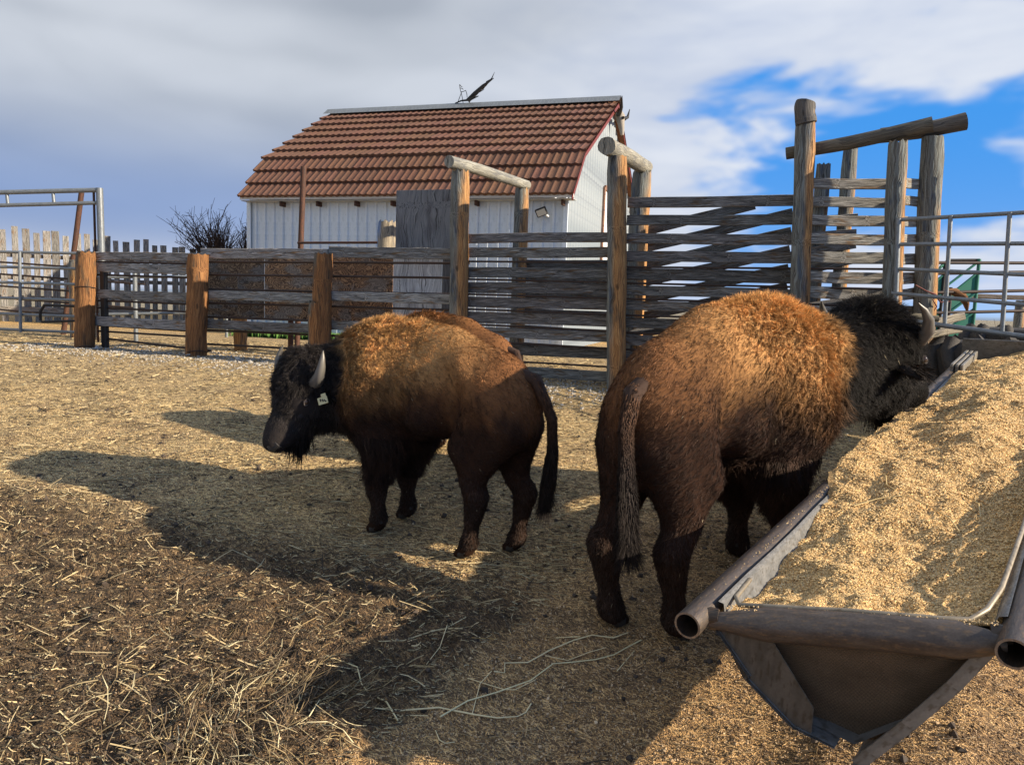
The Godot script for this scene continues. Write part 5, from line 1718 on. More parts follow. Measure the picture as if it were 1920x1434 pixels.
	for i in V.size():
		var c := coat(V[i] / s, headw.call(V[i]), cfg)
		C.append(Color(c.r * 0.8, c.g * 0.8, c.b * 0.8).linear_to_srgb())
	var arr := []
	arr.resize(Mesh.ARRAY_MAX)
	arr[Mesh.ARRAY_VERTEX] = V
	arr[Mesh.ARRAY_NORMAL] = N
	arr[Mesh.ARRAY_COLOR] = C
	arr[Mesh.ARRAY_INDEX] = I
	var bm := ArrayMesh.new()
	bm.add_surface_from_arrays(Mesh.PRIMITIVE_TRIANGLES, arr)
	bm.surface_set_material(0, M.skin)
	obj("body", bm, root)
	# horns
	for g in [-1.0, 1.0]:
		var hk: float = cfg.horn_s
		var hm := MB.new()
		var hpnt := [[0.035, -0.040, 0.095], [0.055, -0.040, 0.150], [0.050, -0.030, 0.198], [0.018, -0.010, 0.236], [-0.032, 0.010, 0.252], [-0.080, 0.024, 0.246], [-0.118, 0.032, 0.232]]
		var pts := []
		for q in hpnt: pts.append(Hd.call(0.04 + (q[0] - 0.04) * hk, q[1], (0.095 + (q[2] - 0.095) * hk) * g))
		hm.tube(pts, [0.046 * hs * hk, 0.043 * hs * hk, 0.038 * hs * hk, 0.031 * hs * hk, 0.023 * hs * hk, 0.014 * hs * hk, 0.003], 14, true, Color.WHITE, 0.03, g)
		for i in hm.c.size():
			var tt: float = clampf((hm.v[i] - pts[0]).length() / (pts[6] - pts[0]).length(), 0, 1)
			var st := 0.8 + 0.4 * nz.get_noise_3d(hm.v[i].x * 60.0, hm.v[i].y * 60.0, hm.v[i].z * 60.0)
			var hc: Color = Color(0.42, 0.38, 0.33).lerp(Color(0.17, 0.16, 0.15), sstep(0.1, 0.5, tt)).lerp(Color(0.16, 0.145, 0.12), sstep(0.75, 1.0, tt))
			hm.c[i] = hc * st * (cfg.horn as float)
		obj("horn", hm.mesh(M.horn), root)
		# ears
		var eu: float = cfg.ear
		var em := MB.new()
		em.tube([Hd.call(0.055, eu + 0.03, 0.11 * g), Hd.call(0.070, eu + 0.015, 0.155 * g), Hd.call(0.078, eu, 0.195 * g), Hd.call(0.082, eu - 0.015, 0.235 * g)], [0.020 * hs, 0.034 * hs, 0.032 * hs, 0.008 * hs], 10, true, Color(0.012, 0.010, 0.010), 0.05, g, 0.5)
		obj("ear", em.mesh(M.plain), root)
		# eyes with a lid
		var eyem := SphereMesh.new()
		eyem.radius = 0.0165 * hs
		eyem.height = 0.033 * hs
		eyem.radial_segments = 20
		eyem.rings = 10
		eyem.material = M.eye
		var wide := 0.10
		for i in range(0, V.size()):
			var e0 := V[i] - hp
			if absf(e0.dot(hf) / hs - 0.158) < 0.018 and absf(e0.dot(hu) / hs + 0.050) < 0.018:
				wide = minf(0.149, maxf(wide, e0.dot(hr) * g / hs))
		var ep: Vector3 = Hd.call(0.158, -0.050, (wide - 0.004) * g)
		var eye := obj("eye", eyem, root, Transform3D(Basis.IDENTITY, ep))
		var lm := MB.new()
		var lp := []
		var lr := []
		for k in 13:
			var a := TAU * k / 12.0
			lp.append(Vector3.ZERO + (hf * cos(a) * 0.0190 + hu * sin(a) * 0.0115) * hs + hr * g * 0.008 * hs)
			lr.append(0.0032 * hs)
		lm.tube(lp, lr, 6, false, Color(0.035, 0.028, 0.026) * (3.0 if cfg.has("tag") else 1.0))
		obj("eyelid", lm.mesh(M.plain), eye)
		var nm := MB.new()
		nm.tube([Hd.call(0.405, -0.066, 0.024 * g), Hd.call(0.425, -0.060, 0.032 * g), Hd.call(0.431, -0.056, 0.038 * g)], [0.020 * hs, 0.018 * hs, 0.009 * hs], 10, true, Color(0.12, 0.12, 0.12), 0.05, g)
		obj("nostril", nm.mesh(M.wet), root)
	var np := MB.new()
	np.tube([Hd.call(0.385, -0.072, -0.048), Hd.call(0.412, -0.070, -0.02), Hd.call(0.412, -0.070, 0.02), Hd.call(0.385, -0.072, 0.048)], [0.030 * hs, 0.038 * hs, 0.038 * hs, 0.030 * hs], 12, true, Color.WHITE, 0.04)
	obj("nose", np.mesh(M.wet), root)
	var mo := MB.new()
	mo.tube([Hd.call(0.34, -0.118, -0.050), Hd.call(0.395, -0.118, -0.02), Hd.call(0.395, -0.118, 0.02), Hd.call(0.34, -0.118, 0.050)], [0.013 * hs, 0.018 * hs, 0.018 * hs, 0.013 * hs], 8, true, Color(0.022, 0.018, 0.017))
	obj("lower_lip", mo.mesh(M.wet), root)
	if cfg.has("tag"):
		var tgm := MB.new()
		var g: float = cfg.tag
		var c0: Vector3 = Hd.call(0.105, -0.105, 0.225 * g) + Vector3(0, -0.02 * s, 0) + hu * 0.03
		var out := (hu * 0.75 + hr * g * 0.65).normalized()
		var sd := Vector3.UP.cross(out).normalized()
		var dn := out.cross(sd).normalized()
		if dn.y > 0: dn = -dn
		var bs := Basis(sd, dn, out)
		tgm.box(c0, Vector3(0.052, 0.040, 0.004), bs.rotated(out, 0.35), Color(0.72, 0.62, 0.33), 0.001)
		tgm.box(c0 - dn * 0.028, Vector3(0.026, 0.022, 0.004), bs.rotated(out, 0.35), Color(0.72, 0.62, 0.33), 0.001)
		for k in 3:
			tgm.box(c0 + sd * (0.012 * (k - 1)) + out * 0.003, Vector3(0.007, 0.016, 0.001), bs.rotated(out, 0.35 + 0.3 * k), Color(0.05, 0.04, 0.03))
		obj("ear_tag", tgm.mesh(M.solid), root)
	# tail
	var tl: Array = cfg.tail
	var tpts := []
	for q in tl: tpts.append(P.call(q[0], q[1], q[2]))
	var tm := MB.new()
	tm.tube(tpts, [0.046 * s, 0.034 * s, 0.023 * s, 0.017 * s, 0.014 * s, 0.008 * s], 10, false, Color(0.045, 0.024, 0.014), 0.04)
	obj("tail", tm.mesh(M.plain), root)
	# --- the coat
	var nT := I.size() / 3
	var cum := PackedFloat32Array()
	cum.resize(nT)
	var tot := 0.0
	for k in nT:
		var a := V[I[k * 3]]
		tot += (V[I[k * 3 + 1]] - a).cross(V[I[k * 3 + 2]] - a).length()
		cum[k] = tot
	var xf: Array[Transform3D] = []
	var cl: Array[Color] = []
	var want: int = cfg.hairs
	for i in want:
		var u := rng.randf() * tot
		var k := cum.bsearch(u)
		k = mini(k, nT - 1)
		var b1 := rng.randf()
		var b2 := rng.randf()
		if b1 + b2 > 1.0:
			b1 = 1.0 - b1; b2 = 1.0 - b2
		var ia := I[k * 3]
		var ib := I[k * 3 + 1]
		var ic := I[k * 3 + 2]
		var p := V[ia] + (V[ib] - V[ia]) * b1 + (V[ic] - V[ia]) * b2
		var n := (N[ia] + (N[ib] - N[ia]) * b1 + (N[ic] - N[ia]) * b2).normalized()
		var q := p / s
		var yy := q.y - pit * q.x
		var hw: float = headw.call(p)
		var dir := Vector3(-0.72, -0.5, 0)
		var lift := 0.20
		var L := 0.021
		var W := 0.0017
		var curl := 0.42
		# shaggy forequarters
		var wool := sstep(-0.12, 0.22, q.x) * sstep(0.5, 0.68, yy)
		L = lerpf(L, 0.037, wool)
		lift = lerpf(lift, 0.42, wool)
		curl = lerpf(curl, 0.95, wool)
		var topw := sstep(0.93, 1.08, yy)
		L += 0.008 * topw * sstep(-0.1, 0.2, q.x)
		lift += 0.12 * topw
		if yy < 0.55 and q.x > -0.2 and n.y < 0.3:
			var und := sstep(0.6, 0.46, yy)
			dir = dir.lerp(Vector3(-0.25, -1.0, 0), und)
			L = lerpf(L, 0.060 if q.x > 0.3 else 0.038, und)
		# long hair down the upper foreleg
		if q.x > 0.08 and q.x < 0.55 and yy < 0.52 and yy > 0.24:
			var ch := sstep(0.24, 0.34, yy)
			L = lerpf(0.02, 0.085, ch)
			dir = Vector3(-0.35, -1.0, 0)
			lift = 0.5
		# throat and dewlap
		if q.x > 0.48 and hw < 0.9 and n.y < -0.1:
			L = 0.085
			dir = Vector3(-0.15, -1.0, 0)
		# legs, short and flat
		if yy < 0.46 and (q.x < 0.0 or yy < 0.25):
			var lg := sstep(0.46, 0.36, yy) if q.x < 0.0 else 1.0
			L = lerpf(L, 0.020, lg)
			W = lerpf(W, 0.0026, lg)
			dir = dir.lerp(Vector3(-0.1, -1.0, 0), lg)
			lift = lerpf(lift, 0.36, lg)
			curl = 0.5
			if yy < 0.045: continue
		if hw > 0.3:
			var e := p - hp
			var ha := e.dot(hf) / hs
			var hul := e.dot(hu) / hs
			var hl := absf(e.dot(hr) / hs)
			dir = hf * 0.55 + Vector3(0, -0.7, 0) + hr * signf(e.dot(hr)) * 0.3
			L = 0.034 * hs / s
			lift = 0.30
			curl = 0.9
			if ha < 0.13 and hul > -0.07:          # the mop between the horns
				L = 0.050 * hs / s
				lift = 0.42
			if ha > 0.24:
				L = lerpf(0.030, 0.013, sstep(0.24, 0.36, ha))
				lift = 0.22
				curl = 0.3
			if ha > 0.400 and hul > -0.10: continue
			if hul < -0.15 and ha > 0.16:
				L = 0.075
				dir = Vector3(0, -1, 0)
				lift = 0.2
			if Vector2(ha - 0.158, (hul + 0.050) * 1.2).length() < 0.030 and hl > 0.08:
				continue
			if Vector2(ha - 0.158, (hul + 0.050)).length() < 0.058 and hl > 0.07:
				L = 0.010
				lift = 0.15
		L *= s
		var w1 := Vector3(nz.get_noise_3d(p.x * 26.0, p.y * 26.0, p.z * 26.0), nz.get_noise_3d(p.x * 26.0 + 90.0, p.y * 26.0, p.z * 26.0), nz.get_noise_3d(p.x * 26.0, p.y * 26.0 + 70.0, p.z * 26.0))
		dir = dir.normalized() + w1 * curl * 1.6
		var t := (dir - n * dir.dot(n)).normalized()
		var lf := lift + rf(-0.18, 0.22) + w1.x * curl * 0.5
		var up := (t * cos(lf) + n * sin(lf)).normalized()
		var sd := up.cross(n).normalized().rotated(up, rf(-0.9, 0.9))
		var LL := L * rf(0.6, 1.25)
		xf.append(Transform3D(Basis(sd * W * (cfg.hair_w as float) * rf(0.7, 1.4) * (1.0 + LL * 6.0), up * LL, sd.cross(up) * LL), p - n * 0.003))
		var c := coat(q, hw, cfg)
		var v := rf(0.60, 1.40) * (1.0 + w1.y * 0.7 * curl)
		v *= 1.0 + 0.55 * nz.get_noise_3d(p.x * 9.0 + 40.0, p.y * 7.0, p.z * 9.0)
		if rng.randf() < 0.05: v *= 1.6
		if rng.randf() < 0.0009:
			c = Color(0.55, 0.47, 0.33)
			v = 1.0
		cl.append(Color(c.r * v, c.g * v, c.b * v))
	# beard, tail switch and tail hair
	for i in int(cfg.beard):
		var p: Vector3 = Hd.call(rf(0.17, 0.33), rf(-0.19, -0.13), rf(-0.055, 0.055))
		var up := Vector3(rf(-0.16, 0.16), -1.0, rf(-0.16, 0.16)).normalized()
		var sd := up.cross(Vector3(rf(-1, 1), 0.1, rf(-1, 1))).normalized()
		var L := rf(0.06, 0.19) * hs
		xf.append(Transform3D(Basis(sd * rf(0.004, 0.007), up * L, sd.cross(up) * L), p))
		var v := rf(0.5, 1.6)
		cl.append(Color(0.024 * v, 0.020 * v, 0.019 * v))
	for i in int(cfg.tail_hairs):
		var fI := pow(rng.randf(), 0.55) * 5.0
		var k := mini(int(fI), 4)
		var a: Vector3 = tpts[k].lerp(tpts[k + 1], fI - k)
		var ax: Vector3 = (tpts[k + 1] - tpts[k]).normalized()
		var rn := Vector3(rf(-1, 1), rf(-1, 1), rf(-1, 1))
		rn = (rn - ax * rn.dot(ax)).normalized()
		var rad := lerpf(0.038, 0.010, fI / 5.0) * s
		var low := sstep(2.2, 4.0, fI)
		var up := (ax + rn * lerpf(0.16, 0.18, low)).normalized().lerp(Vector3(0, -1, 0), low * 0.35).normalized()
		var L := lerpf(0.026, rf(0.10, 0.24), low) * s
		var sd := up.cross(rn).normalized()
		xf.append(Transform3D(Basis(sd * rf(0.004, 0.007), up * L, sd.cross(up) * L), a + rn * rad * 0.9))
		var v := rf(0.5, 1.5)
		var c := Color(0.085, 0.042, 0.023).lerp(Color(0.022, 0.017, 0.016), sstep(1.0, 3.2, fI))
		cl.append(Color(c.r * v, c.g * v, c.b * v))
	# ear fringe
	for g in [-1.0, 1.0]:
		for i in int(cfg.beard * 0.5):
			var fE := rng.randf()
			var a: Vector3 = Hd.call(lerpf(0.058, 0.082, fE), (cfg.ear as float) + 0.01, lerpf(0.11, 0.23, fE) * g)
			var rn := Vector3(rf(-1, 1), rf(-1, 1), rf(-1, 1)).normalized()
			var up: Vector3 = (hr * g * 0.9 + rn * 0.8 + Vector3(0, -0.4, 0)).normalized()
			var sd: Vector3 = up.cross(rn).normalized()
			var L := rf(0.02, 0.05) * hs
			xf.append(Transform3D(Basis(sd * 0.005, up * L, sd.cross(up) * L), a + rn * 0.022 * hs))
			var v := rf(0.5, 1.5)
			cl.append(Color(0.026 * v, 0.021 * v, 0.019 * v))
	var mm := MultiMesh.new()
	mm.transform_format = MultiMesh.TRANSFORM_3D
	mm.use_colors = true
	mm.mesh = M.blade
	mm.instance_count = xf.size()
	for i in xf.size():
		mm.set_instance_transform(i, xf[i])
		mm.set_instance_color(i, cl[i])
	var fi := MultiMeshInstance3D.new()
	fi.name = "fur"
	fi.multimesh = mm
	fi.material_override = M.fur
	fi.set_meta("kind", "stuff")
	root.add_child(fi)
	return root

func build_bison() -> void:
	nz.seed = 31
	nz.frequency = 1.0
	nz.fractal_octaves = 2
	M.blade = blade_mesh(M.fur, 0.16)
	var al := deg_to_rad(33.0)
	var f2 := Vector3(-cos(al), 0, -sin(al))
	var h2 := Vector3(0.23, 0, -0.974)      # where the face looks, in its own axes
	var pt := deg_to_rad(60.0)
	make_bison({"name": "bison", "label": "young bison standing in the yard with dark face turned sideways and a yellow ear tag", "at": Vector3(-0.40, 0.52, -3.89), "heading": f2, "s": 1.0, "pitch": 0.05,
		"gold": Color(0.68, 0.395, 0.165), "black": 0.050, "tone": 0.03, "tone_r": 0.09, "ear": -0.135, "hair_w": 1.0, "head_s": 1.06, "horn": 1.1, "horn_s": 0.86, "poll": Vector3(0.735, 0.862, -0.285), "fwd": h2 * cos(pt) + Vector3(0, -sin(pt), 0), "face": h2 * sin(pt) + Vector3(0, cos(pt), 0),
		"feet": [Vector3(-0.30, -0.04, -0.10), Vector3(-0.447, -0.032, 0.12), Vector3(0.271, -0.012, -0.14), Vector3(0.264, 0.014, 0.09)],
		"lo": Vector3(-0.85, -0.10, -0.85), "hi": Vector3(1.20, 1.30, 0.42), "cell": 0.014, "hairs": 220000, "rear": 1.0, "ruff": 0.02, "beard": 800.0, "tail_hairs": 2600.0, "tag": -1.0,
		"tail": [[-0.44, 0.94, 0.0], [-0.61, 0.915, 0.01], [-0.70, 0.74, 0.02], [-0.71, 0.60, 0.02], [-0.70, 0.50, 0.02], [-0.69, 0.43, 0.02]]})
	var be := deg_to_rad(42.0)
	var f1 := Vector3(cos(be), 0, -sin(be))
	var h1 := Vector3(0.975, 0, 0.22).normalized()
	pt = deg_to_rad(35.0)
	make_bison({"name": "bison", "label": "largest bison, seen from behind, lowering its black head to the feed trough", "at": Vector3(0.95, 0.45, -3.4), "heading": f1, "s": 1.2, "pitch": 0.10,
		"gold": Color(0.68, 0.375, 0.15), "black": 0.012, "tone": 0.04, "tone_r": 0.17, "ear": -0.165, "hair_w": 1.0, "head_s": 1.44, "horn": 0.9, "horn_s": 0.8, "poll": Vector3(1.27, 1.285, 0.15), "fwd": h1 * cos(pt) + Vector3(0, -sin(pt), 0), "face": h1 * sin(pt) + Vector3(0, cos(pt), 0),
		"feet": [Vector3(-0.55, -0.06, -0.10), Vector3(-0.43, -0.06, 0.15), Vector3(0.44, 0.04, -0.10), Vector3(0.36, 0.03, 0.19)],
		"lo": Vector3(-1.0, -0.14, -0.48), "hi": Vector3(1.75, 1.66, 0.78), "cell": 0.016, "hairs": 300000, "rear": 0.88, "ruff": 0.09, "beard": 900.0, "tail_hairs": 4200.0,
		"tail": [[-0.47, 0.92, 0.02], [-0.635, 0.885, 0.035], [-0.685, 0.77, 0.05], [-0.685, 0.65, 0.06], [-0.67, 0.55, 0.06], [-0.66, 0.49, 0.06]]})
	var f3 := Vector3(-0.77, 0, -0.64).normalized()
	var h3 := Vector3(0.95, 0, -0.3).normalized()
	pt = deg_to_rad(62.0)
	make_bison({"name": "bison", "label": "bison hidden behind the ear-tagged one, only its brown back showing above it", "at": Vector3(-0.40, 0.675, -5.10), "heading": f3, "s": 0.88, "pitch": 0.06,
		"gold": Color(0.28, 0.13, 0.052), "black": 0.03, "tone": 0.0, "tone_r": 0.05, "ear": -0.13, "hair_w": 1.9, "head_s": 0.88, "horn": 1.0, "horn_s": 1.0, "poll": Vector3(0.72, 0.72, 0.0), "fwd": h3 * cos(pt) + Vector3(0, -sin(pt), 0), "face": h3 * sin(pt) + Vector3(0, cos(pt), 0),
		"feet": [Vector3(-0.30, -0.03, -0.10), Vector3(-0.40, -0.03, 0.10), Vector3(0.25, 0.02, -0.10), Vector3(0.22, 0.03, 0.09)],
		"lo": Vector3(-0.75, -0.10, -0.40), "hi": Vector3(1.05, 1.20, 0.40), "cell": 0.018, "hairs": 42000, "rear": 1.0, "ruff": 0.0, "beard": 300.0, "tail_hairs": 1200.0,
		"tail": [[-0.44, 0.94, 0.0], [-0.61, 0.915, 0.01], [-0.70, 0.74, 0.02], [-0.71, 0.60, 0.02], [-0.70, 0.50, 0.02], [-0.69, 0.43, 0.02]]})
func scatter(called: String, label: String, cat: String, mesh: Mesh, mat: Material, xf: Array[Transform3D], cl: Array[Color]) -> void:
	var mm := MultiMesh.new()
	mm.transform_format = MultiMesh.TRANSFORM_3D
	mm.use_colors = true
	mm.mesh = mesh
	mm.instance_count = xf.size()
	for i in xf.size():
		mm.set_instance_transform(i, xf[i])
		mm.set_instance_color(i, cl[i])
	var o := MultiMeshInstance3D.new()
	o.name = called
	o.multimesh = mm
	o.material_override = mat
	add_child(o)
	tag(o, label, cat)
	o.set_meta("kind", "stuff")

# a bent flat stalk one unit long along x
func stalk_mesh(mat: Material, bend: float) -> ArrayMesh:
	var mb := MB.new()
	mb.tube([Vector3(-0.5, 0, 0), Vector3(-0.17, 0.02, bend), Vector3(0.2, 0.03, bend * 0.9), Vector3(0.5, 0.0, -bend * 0.6)], [0.5, 0.5, 0.45, 0.3], 3, false)
	for i in mb.v.size():
		var ctr := Vector3(mb.v[i].x, 0, 0)
	return mb.mesh(mat)

func ribbon_mesh(mat: Material, bend: float) -> ArrayMesh:
	var mb := MB.new()
	var p := [Vector3(-0.5, 0, 0), Vector3(-0.15, 0.05, bend), Vector3(0.2, 0.04, bend), Vector3(0.5, -0.02, -bend)]
	for s in 2:
		var last := []
		for i in 4:
			var w := 0.5 if i < 3 else 0.3
			var off := Vector3(0, 0.0, w) if s == 0 else Vector3(0, w * 0.8, 0)
			var nn := Vector3(0, 1, 0) if s == 0 else Vector3(0, 0.3, 1).normalized()
			var a := mb.vert(p[i] - off * 1.0, nn)
			var b := mb.vert(p[i] + off * 1.0, nn)
			if i > 0: mb.quad(last[0], last[1], b, a)
			last = [a, b]
	return mb.mesh(mat)

# a thin curved stem one unit long; its thickness is set here because it is scaled evenly
func wisp_mesh(mat: Material) -> ArrayMesh:
	var mb := MB.new()
	var w := 0.05
	mb.tube([Vector3(-0.5, 0.0, 0), Vector3(-0.2, 0.5, 0.5), Vector3(0.15, 0.7, 0.3), Vector3(0.5, 0.2, -0.9)], [w, w, w * 0.8, w * 0.4], 3, false)
	return mb.mesh(mat)

func build_litter() -> void:
	var b := FastNoiseLite.new()
	b.seed = 40
	b.frequency = 1.0
	b.fractal_octaves = 4
	var xf: Array[Transform3D] = []
	var cl: Array[Color] = []
	# straw: ribbons are a unit long and a unit thick, scaled per piece
	for i in 150000:
		var d := 1.25 * exp(pow(rng.randf(), 0.85) * log(13.0 / 1.25))
		var x := rf(-1.0, 1.0) * (0.76 * d + 0.35)
		var hz := hay_zone(x, -d)
		var dens := 0.40 + 0.6 * sstep(-0.15, 0.3, b.get_noise_2d(x * 0.9 + 8.0, d * 0.9))
		var edge := x - (-0.52 + 0.62 * (d - 2.1))
		if edge > 0.0 and d < 3.6: dens *= 0.16
		if rng.randf() > maxf(dens, hz * 0.95): continue
		var L := rf(0.010, 0.036) * (1.0 + 0.07 * d)
		if rng.randf() < 0.07: L = rf(0.07, 0.16)
		var W := rf(0.0009, 0.0019) * (1.0 + 0.11 * d)
		var tilt := rf(-0.18, 0.18)
		if hz > 0.4: tilt = rf(-0.6, 0.6)
		var yaw := rf(0, TAU)
		if rng.randf() < 0.6: yaw = rf(-0.45, 0.45) + (PI if rng.randf() < 0.5 else 0.0)
		var bs := Basis(Vector3.UP, yaw) * Basis(Vector3.BACK, tilt) * Basis(Vector3.RIGHT, rf(-0.7, 0.7))
		bs = bs * Basis.from_scale(Vector3(L, W * 2.0, W * 2.0))
		xf.append(Transform3D(bs, Vector3(x, relief(x, -d, b) + 0.002 + absf(sin(tilt)) * L * 0.35, -d)))
		var v := rf(0.55, 1.25)
		var w := rng.randf()
		var c := Color(0.54, 0.42, 0.22).lerp(Color(0.80, 0.67, 0.41), w)
		if w > 0.985: c = Color(0.72, 0.66, 0.44)
		if rng.randf() < 0.28 + 0.45 * hz: c = Color(0.115, 0.083, 0.052)
		elif edge > 0.0 and d < 4.2: c = Color(0.50, 0.36, 0.19)
		cl.append(Color(c.r * v, c.g * v, c.b * v))
	scatter("scattered_straw", "short bits of straw trampled all over the yard", "straw", ribbon_mesh(M.bit, 1.0), M.bit, xf, cl)
	# crumbs of feed and dung
	xf = []
	cl = []
	for i in 150000:
		var d := 1.2 * exp(rng.randf() * log(6.5 / 1.2))
		var x := rf(-1.0, 1.0) * (0.76 * d + 0.3)
		var edge := x - (-0.52 + 0.62 * (d - 2.1))
		if edge < 0.0 and rng.randf() > 0.45: continue
		var s := rf(0.0011, 0.0031) * (1.0 + 0.12 * d)
		if rng.randf() < 0.02: s *= 2.0
		var bs := Basis.from_euler(Vector3(rf(0, TAU), rf(0, TAU), rf(0, TAU))) * Basis.from_scale(Vector3(s * rf(0.7, 1.9), s, s * rf(0.6, 1.0)))
		xf.append(Transform3D(bs, Vector3(x, relief(x, -d, b) + s * 0.35, -d)))
		var v := rf(0.45, 1.3)
		var c := Color(0.47, 0.32, 0.175).lerp(Color(0.64, 0.48, 0.30), pow(rng.randf(), 2.0))
		if rng.randf() < 0.38: c = Color(0.15, 0.095, 0.055)
		cl.append(Color(c.r * v, c.g * v, c.b * v))
	scatter("spilled_feed", "brown crumbs of spilled feed and dung on the ground near the trough", "spilled feed", M.crumb, M.bit, xf, cl)
	# tangles of older hay over the heap, lower left
	xf = []
	cl = []
	for i in 800:
		var a := rf(0, TAU)
		var q := Vector2(-0.62, -2.32) + Vector2(cos(a) * 0.55, sin(a) * 0.28) * sqrt(rng.randf())
		if i % 3 == 0: q = Vector2(rf(-1.5, 0.0), rf(-3.0, -1.7))
		if hay_zone(q.x, q.y) < 0.3: continue
		var L := rf(0.05, 0.17)
		var W := rf(0.0011, 0.0022)
		var swirl := atan2(q.y + 2.32, q.x + 0.62) + PI / 2.0 + rf(-0.9, 0.9)
		var tilt := absf(rf(-0.75, 0.75))
		var bs := Basis(Vector3.UP, -swirl) * Basis(Vector3.BACK, tilt) * Basis(Vector3.RIGHT, rf(-1.2, 1.2)) * Basis.from_scale(Vector3(L, L * 0.16, L * 0.16))
		xf.append(Transform3D(bs, Vector3(q.x, relief(q.x, q.y, b) + 0.004 + sin(tilt) * L * 0.42, q.y)))
		var v := rf(0.6, 1.2)
		var c := Color(0.76, 0.66, 0.40)
		var w := rng.randf()
		if w < 0.55: c = Color(0.17, 0.12, 0.07)
		elif w < 0.82: c = Color(0.40, 0.29, 0.14)
		cl.append(Color(c.r * v, c.g * v, c.b * v))
	scatter("hay_tangle", "tangled clump of old and pale hay at the lower left", "hay", wisp_mesh(M.bit), M.bit, xf, cl)
	# dung lumps
	xf = []
	cl = []
	for i in 1500:
		var d := 1.6 * exp(rng.randf() * log(9.0 / 1.6))
		var x := rf(-1.0, 0.75) * (0.76 * d + 0.3)
		if b.get_noise_2d(x * 1.3 + 70.0, -d * 2.0 + 9.0) < 0.05: continue
		var s := rf(0.006, 0.017)
		xf.append(Transform3D(Basis.from_euler(Vector3(rf(0, TAU), rf(0, TAU), rf(0, TAU))) * Basis.from_scale(Vector3(s * rf(1.0, 1.8), s, s * rf(0.8, 1.2))), Vector3(x, relief(x, -d, b) + s * 0.25, -d)))
		var v := rf(0.5, 1.3)
		cl.append(Color(0.065 * v, 0.046 * v, 0.032 * v))
	scatter("dung", "dark crumbled dung lying in patches over the yard", "dung", M.crumb, M.bit, xf, cl)
	# pale stones along the foot of the fences
	xf = []
	cl = []
	var bt := Transform3D(Basis(Vector3.UP, deg_to_rad(-20.0)), Vector3(1.104, 0.93, -7.8))
	for i in 9000:
		var p := bt * Vector3(rf(-8.5, 2.2), 0, rf(-0.9, 1.1) * rf(0.2, 1.2) + 0.1)
		var s := rf(0.004, 0.014) * rf(0.6, 1.3)
		if rng.randf() < 0.015: s *= 2.2
		xf.append(Transform3D(Basis.from_euler(Vector3(rf(0, TAU), rf(0, TAU), rf(0, TAU))) * Basis.from_scale(Vector3(s * 1.4, s * 0.8, s)), Vector3(p.x, relief(p.x, p.z, b) + s * 0.2, p.z)))
		var v := rf(0.35, 1.1)
		cl.append(Color(0.50 * v, 0.47 * v, 0.42 * v))
	scatter("gravel", "pale gravel strewn along the foot of the fences", "gravel", M.crumb, M.bit, xf, cl)
	# long stalks lying in front
	var lab := ["longest pale hay stalk, lowest in front, kinked in the middle", "long bright stalk running up to the large bison's hind hoof", "stepped pale stalk lying just above the long bright one", "short straight stalk between the two long ones", "thin stalk crossing the lower end of the long bright one", "small stalk near the large bison's left hind hoof", "broken pale stalk falling down the dark hay on the left", "bent stalk lying flat among dark hay, left of the long ones", "curved stalk highest among the loose ones on the left", "forked thin stalk hanging below the bent one", "stray stalk apart on the brown crumbs at right", "thin stalk standing up between two long ones at the left", "wiggly thin stalk lowest at the picture's foot", "tiny amber stalk on the crumbs above the long ones"]
	var st := [
		[[-0.53, -2.42], [-0.51, -2.45], [-0.35, -2.45], [-0.22, -2.51], [-0.09, -2.47], [-0.01, -2.46], [0.06, -2.49], [0.09, -2.52], [0.11, -2.55]],
		[[-0.21, -2.45], [-0.12, -2.54], [-0.02, -2.60], [0.11, -2.68], [0.15, -2.71], [0.20, -2.78], [0.28, -2.81], [0.37, -2.82], [0.45, -2.86], [0.51, -2.93], [0.58, -2.99]],
		[[-0.03, -2.71], [0.01, -2.72], [0.01, -2.77], [0.10, -2.77], [0.19, -2.86], [0.29, -2.94], [0.37, -2.97], [0.46, -2.97], [0.53, -3.03]],
		[[0.17, -2.82], [0.26, -2.82], [0.35, -2.86], [0.42, -2.89]],
		[[-0.13, -2.68], [-0.05, -2.64], [0.01, -2.62], [0.05, -2.63], [0.13, -2.69]],
		[[0.22, -2.96], [0.32, -2.96]],
		[[-0.68, -2.74], [-0.54, -2.64], [-0.51, -2.57], [-0.48, -2.55], [-0.40, -2.46], [-0.35, -2.40]],
		[[-0.50, -2.86], [-0.40, -2.85], [-0.30, -2.90], [-0.23, -2.94], [-0.16, -3.02]],
		[[-0.52, -3.13], [-0.45, -3.03], [-0.37, -2.97], [-0.33, -2.98]],
		[[-0.23, -2.93], [-0.25, -2.82], [-0.29, -2.71]],
		[[0.45, -2.77], [0.54, -2.91]],
		[[-0.10, -2.49], [-0.08, -2.64], [-0.04, -2.71]],
		[[-0.22, -2.39], [-0.20, -2.33], [-0.18, -2.32], [-0.15, -2.34]],
		[[-0.13, -2.87], [-0.03, -2.91]]]
	for i in st.size():
		var pp := []
		var rr := []
		var big: bool = i < 3 or i == 6
		for k in st[i].size():
			var q: Array = st[i][k]
			pp.append(Vector3(q[0], relief(q[0], q[1], b) + 0.009 + 0.006 * sin(k * 1.7 + i), q[1]))
			rr.append(rf(0.0021, 0.0032) if big else rf(0.0014, 0.0021))
		var mb := MB.new()
		var hue := Color(0.92, 0.74, 0.42).lerp(Color(0.80, 0.72, 0.42), rng.randf() * 0.8)
		if i == 13: hue = Color(0.60, 0.38, 0.12)
		mb.tube(pp, rr, 5, true, hue, 0.08, i)
		tag(obj("hay_stalk", mb.mesh(M.solid), self), lab[i], "hay stalk", "loose hay stalks in front of the bison")
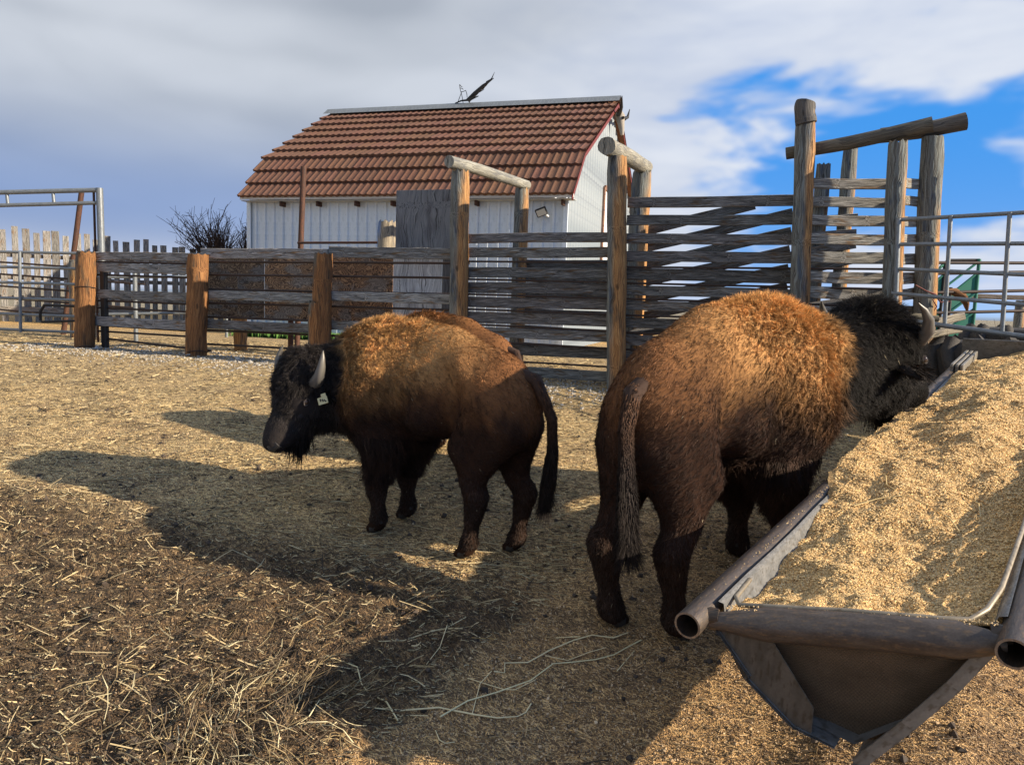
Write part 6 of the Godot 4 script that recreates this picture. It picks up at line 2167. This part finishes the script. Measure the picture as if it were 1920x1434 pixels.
func _ready() -> void:
	rng.seed = 2024
	setup()
	materials()
	build_ground()
	build_barn()
	build_fences()
	build_yard_things()
	build_trough()
	build_bison()
	build_litter()
